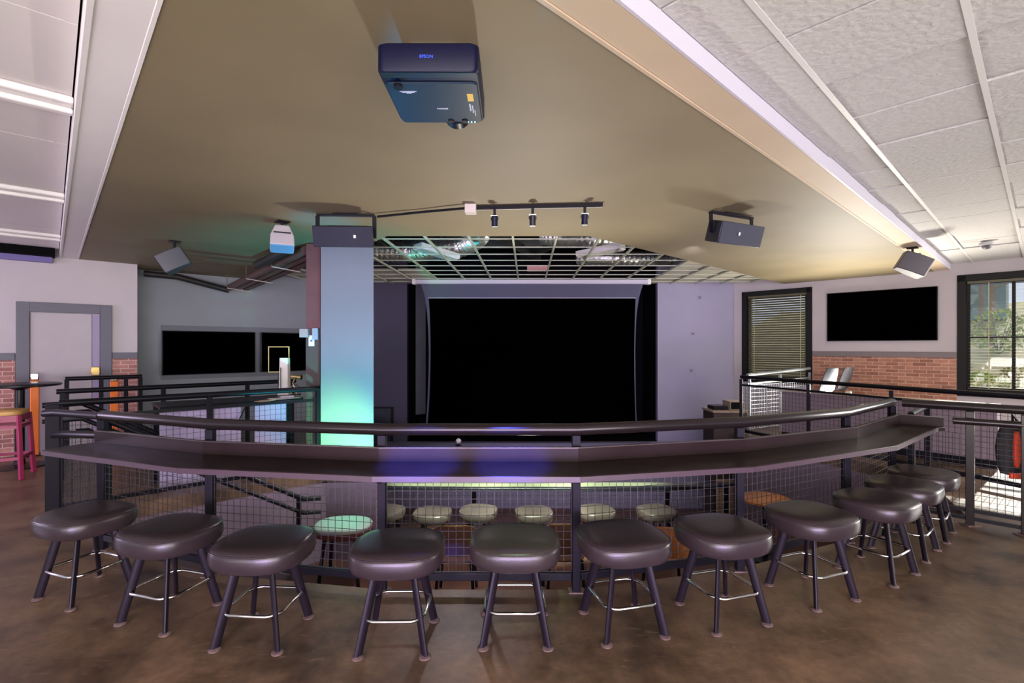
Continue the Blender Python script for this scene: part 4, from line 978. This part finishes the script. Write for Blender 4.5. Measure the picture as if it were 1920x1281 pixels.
# ------------------------------------------------------------------ outdoors beyond the window
LAWN = mat('dry_bank', (214, 194, 152), .95, rgb2=(160, 156, 104), scale=1.4, bump=.6, bscale=6, detail=8)
o = MB(); nx, ny = 30, 16
grid = []
random.seed(3)
for j in range(ny + 1):
    row = []
    for i in range(nx + 1):
        a_ = AW + 2.2 + 16 * j / ny; b_ = -14 + 24 * i / nx; z = -.2 + max(0, (a_ - AW - 3)) * .24 + random.uniform(-.08, .08)
        row.append(ab(a_, b_, z))
    grid.append(row)
vs = [p for r in grid for p in r]
o.add(vs, [(j * (nx + 1) + i, j * (nx + 1) + i + 1, (j + 1) * (nx + 1) + i + 1, (j + 1) * (nx + 1) + i) for j in range(ny) for i in range(nx)])
struct('ground_bank', o, LAWN)
def bush(c, r, n, m, label, h=1.0, leaf=.05):
    t = thing('shrub', c, label, 'shrub')
    mb = MB()
    for _ in range(n):
        q, w = random.uniform(0, 2 * PI), random.uniform(-1, 1); s = (1 - w * w) ** .5 * random.uniform(.3, 1) ** .5
        p = c + Vector((r * s * math.cos(q), r * s * math.sin(q), r * h * (1 + w * .95)))
        e = Vector((random.uniform(-1, 1), random.uniform(-1, 1), random.uniform(-.4, 1))).normalized(); f = e.cross(Vector((random.random(), random.random(), random.random() + .1))).normalized()
        mb.add([p - f * leaf * .35, p + e * leaf, p + f * leaf * .35, p - e * leaf * .6], [(0, 1, 2, 3)])
    build('foliage', mb, m, t, smooth=False)
    st_ = MB()
    for k in range(7):
        q = random.uniform(0, 2 * PI); st_.tube([c, c + Vector((r * .4 * math.cos(q), r * .4 * math.sin(q), r * h)), c + Vector((r * .8 * math.cos(q), r * .8 * math.sin(q), r * h * 1.7))], .012, 5, rr=[.02, .012, .004])
    build('stem', st_, mat('bark', (92, 76, 60), .9), t)
LEAF = mat('sunny_leaf', (150, 168, 70), .6, var=.2, scale=3)
LEAF2 = mat('dry_leaf', (150, 140, 84), .7, var=.2, scale=3)
def bank(px, py, a_):                                # point on the bank seen through the window
    k = (px - CX) / F; Y = a_ / (k * D.x + D.y); p = P(px, py, Y); p.z = -.2 + max(0, a_ - AW - 3) * .24; return p
bush(bank(1838, 700, AW + 3.2), .62, 700, LEAF, 'sunlit yellow-green shrub outside the window beside its frame', .95, .07)
bush(bank(1872, 640, AW + 9.5), .75, 500, LEAF, 'rounded green shrub high on the bank outside the window', .9, .09)
bush(bank(1917, 690, AW + 5), .5, 350, LEAF2, 'dry twiggy shrub outside behind the window mullion', .9, .06)
def tree(px, a_, h, r, label):
    c = bank(px, 640, a_); t = thing('tree', c, label, 'tree')
    build('trunk', MB().tube([c - UP * .05, c + Vector((.05, 0, h * .5)), c + Vector((0, .1, h))], r, 8, rr=[r, r * .8, r * .5]), mat('grey_bark', (128, 118, 106), .9), t)
    b = MB()
    for k in range(12):
        q = random.uniform(0, 2 * PI); z = h * random.uniform(.35, .95); e = Vector((math.cos(q), math.sin(q), random.uniform(.1, .6))) * random.uniform(.6, 1.3)
        b.tube([c + UP * z, c + UP * z + e * .5, c + UP * z + e + UP * .1], .02, 5, rr=[.03, .02, .006])
    build('branch', b, mat('grey_bark', (128, 118, 106), .9), t)
tree(1858, AW + 10.5, 4.2, .1, 'bare grey tree with two-toned trunk up the bank')
tree(1838, AW + 12, 4.6, .08, 'thin bare tree near the blue-grey shed outside')
c = bank(1880, 720, AW + 3.0); c += D * -.9; c.z = -.2; build('boulder', MB().ball(c + UP * .12, .14, 10, .8), mat('brown_rock', (120, 96, 76), .9, var=.3, scale=8, bump=.6), label='brown boulder on the bank outside the window', cat='boulder')
c = bank(1838, 600, AW + 15)
t = thing('shed', c, 'blue-grey shed beyond the trees outside the window', 'shed')
build('wall', MB().obox(c + UP * 1.0, D, N, UP, 2, 1.5, 2.2), mat('shed_blue', (104, 132, 136), .8), t)
build('roof', MB().rings([[c + UP * 2.11 + D * s * 1.2 + N * -.9 for s in (-1, 1)] + [c + UP * 3.0 - N * .9], [c + UP * 2.11 + D * s * 1.2 + N * .9 for s in (-1, 1)] + [c + UP * 3.0 + N * .9]]), mat('roof_grey', (110, 104, 100), .9), t)
struct('ground_eave', MB().rbox(AW + .2, -9, 2.72, AW + 1.3, 3.2, 2.84), mat('eave_blue', (80, 90, 120), .8), smooth=False)

# ------------------------------------------------------------------ lights
def area(name, loc, target, w, h, energy, col):
    l = bpy.data.lights.new(name, 'AREA'); l.shape = 'RECTANGLE'; l.size = w; l.size_y = h; l.energy = energy; l.color = col
    o = bpy.data.objects.new(name, l); C.objects.link(o); o.location = loc
    o.rotation_euler = (Vector(target) - Vector(loc)).to_track_quat('-Z', 'Y').to_euler(); return o
def spot(name, loc, target, energy, col, ang, blend=.8, r=.03):
    l = bpy.data.lights.new(name, 'SPOT'); l.energy = energy; l.color = col; l.spot_size = math.radians(ang); l.spot_blend = blend; l.shadow_soft_size = r
    o = bpy.data.objects.new(name, l); C.objects.link(o); o.location = loc
    o.rotation_euler = (Vector(target) - Vector(loc)).to_track_quat('-Z', 'Y').to_euler(); return o
area('rear_fill_light', (1.0, -4.2, 1.6), (0.2, 4, 1.5), 8, 2.6, 500, (1.0, .93, .85))  # added fill behind the camera, imitating daylight from the rear
area('rear_up_fill', (-.5, -2.6, .15), (-.5, .6, 3.0), 11, 2.5, 620, (1.0, .93, .84))  # added fill aimed up at the ceilings, standing in for floor bounce
area('side_fill_light', ab(AW - .3, -3.6, 1.7), ab(2, 1.5, 1.9), 2.6, 2.0, 480, (1.0, .96, .92))  # added daylight fill out of view along the window wall
area('door_lobby_light', ab(-4.5, 8.0, 1.6), ab(1, 8.6, 1.4), 1.6, 1.8, 120, (.80, .66, 1.0))
lp = area('low_purple_light', (0, -2.2, .55), (0, 3, .55), 6, .6, 85, (.60, .37, 1.0)); lp.data.spread = 1.25
spot('column_lime', (-1.72, 5.1, -.35), (-2.06, 6.2, .40), 520, (.30, 1.0, .0), 46, 1.0)
spot('column_cyan', (-1.70, 5.0, -.35), (-2.06, 6.2, 1.2), 760, (.0, .42, .50), 80, 1.0)
spot('ceiling_blue', (-2.06, 5.6, .2), (-2.0, 5.25, 2.9), 260, (.0, .4, 1.0), 18, 1.0)
spot('projector_blue', (-2.3, 4.9, 1.1), (-.45, 2.4, 2.72), 600, (.0, .4, 1.0), 9, .9)
for p, (x, y) in zip(SPOTS, ((-.9, 6.9), (.3, 6.8), (1.3, 6.9))): spot('track_spot', p, (x, y, -.6), 5500, (.80, 1.0, .68), 30, .8)
spot('stage_wall_fill', (2.4, 6.6, 2.85), (4.3, 11.4, 1.2), 150, (.72, .72, 1.0), 80, 1.0, .1)  # added fill on the lilac stage wall, no fixture
spot('stage_fill', (.4, 7.0, 2.85), (0.8, 10.6, -1.4), 450, (.8, .7, 1.0), 70, 1.0, .1)  # added fill brightening the stage front, no fixture
spot('pit_fill', (-.6, 6.2, 2.8), (-1.6, 5.2, -1.0), 300, (1.0, .85, .9), 100, 1.0, .1)  # added fill lifting the dark pit, no fixture
spot('walkway_up_fill', (6.1, 8.7, .5), (4.3, 7.6, 2.9), 1000, (1.0, .93, .82), 150, 1.0, .35)  # added unseen fill behind the knee wall, brightens the ceiling above
spot('tier_up_fill', (.25, 7.08, -.3), (.1, 4.9, 2.9), 640, (1.0, .95, .86), 84, 1.0, .12)  # added fill from the lower counter, lifts the dark ceiling; no fixture
spot('stool_green_fill', (.1, .75, 2.86), (.03, 2.78, .53), 420, (.62, 1.0, .52), 15, 1.0, .02)  # added spot tinting the middle stool tops green, no lamp hangs there
spot('pad_green', (-1.75, 5.85, .3), (-1.93, 5.67, -.43), 22, (.03, 1.0, .6), 60, 1.0, .02)
for x in (-.56, .0): spot('blue_counter', (x * .6, .7, 2.86), (x, 2.98, .87), 4500, (.06, .08, 1.0), 11, .8, .02)
pt = bpy.data.lights.new('plenum_fill', 'POINT'); pt.energy = 9; pt.color = (1.0, 1.0, .85); pt.shadow_soft_size = .1  # added weak fill inside the plenum, no fixture
o = bpy.data.objects.new('plenum_fill', pt); C.objects.link(o); o.location = (.6, 8.2, 3.85)
sun = bpy.data.lights.new('sun', 'SUN'); sun.energy = 4.6; sun.angle = .01; sun.color = (1.0, .93, .82)
o = bpy.data.objects.new('sun', sun); C.objects.link(o); o.rotation_euler = (-D + N * .06 - UP * .44).to_track_quat('-Z', 'Y').to_euler()

wd = bpy.data.worlds.new('world'); bpy.context.scene.world = wd; wd.use_nodes = True
bg = wd.node_tree.nodes['Background']; bg.inputs['Color'].default_value = (.80, .86, 1.0, 1); bg.inputs['Strength'].default_value = 1.0

# ------------------------------------------------------------------ camera and colour management
cam = bpy.data.cameras.new('camera'); cam.sensor_width = 36; cam.lens = 36 * F / 1920; cam.shift_y = (CY - 640.5) / 1920; cam.clip_end = 200
co = bpy.data.objects.new('camera', cam); C.objects.link(co); co.location = (0, 0, H); co.rotation_euler = (PI / 2, 0, 0)
sc = bpy.context.scene; sc.camera = co
vs_ = sc.view_settings; vs_.view_transform = 'Standard'; vs_.look = 'None'; vs_.gamma = 1; vs_.use_curve_mapping = False; vs_.exposure = 0.0
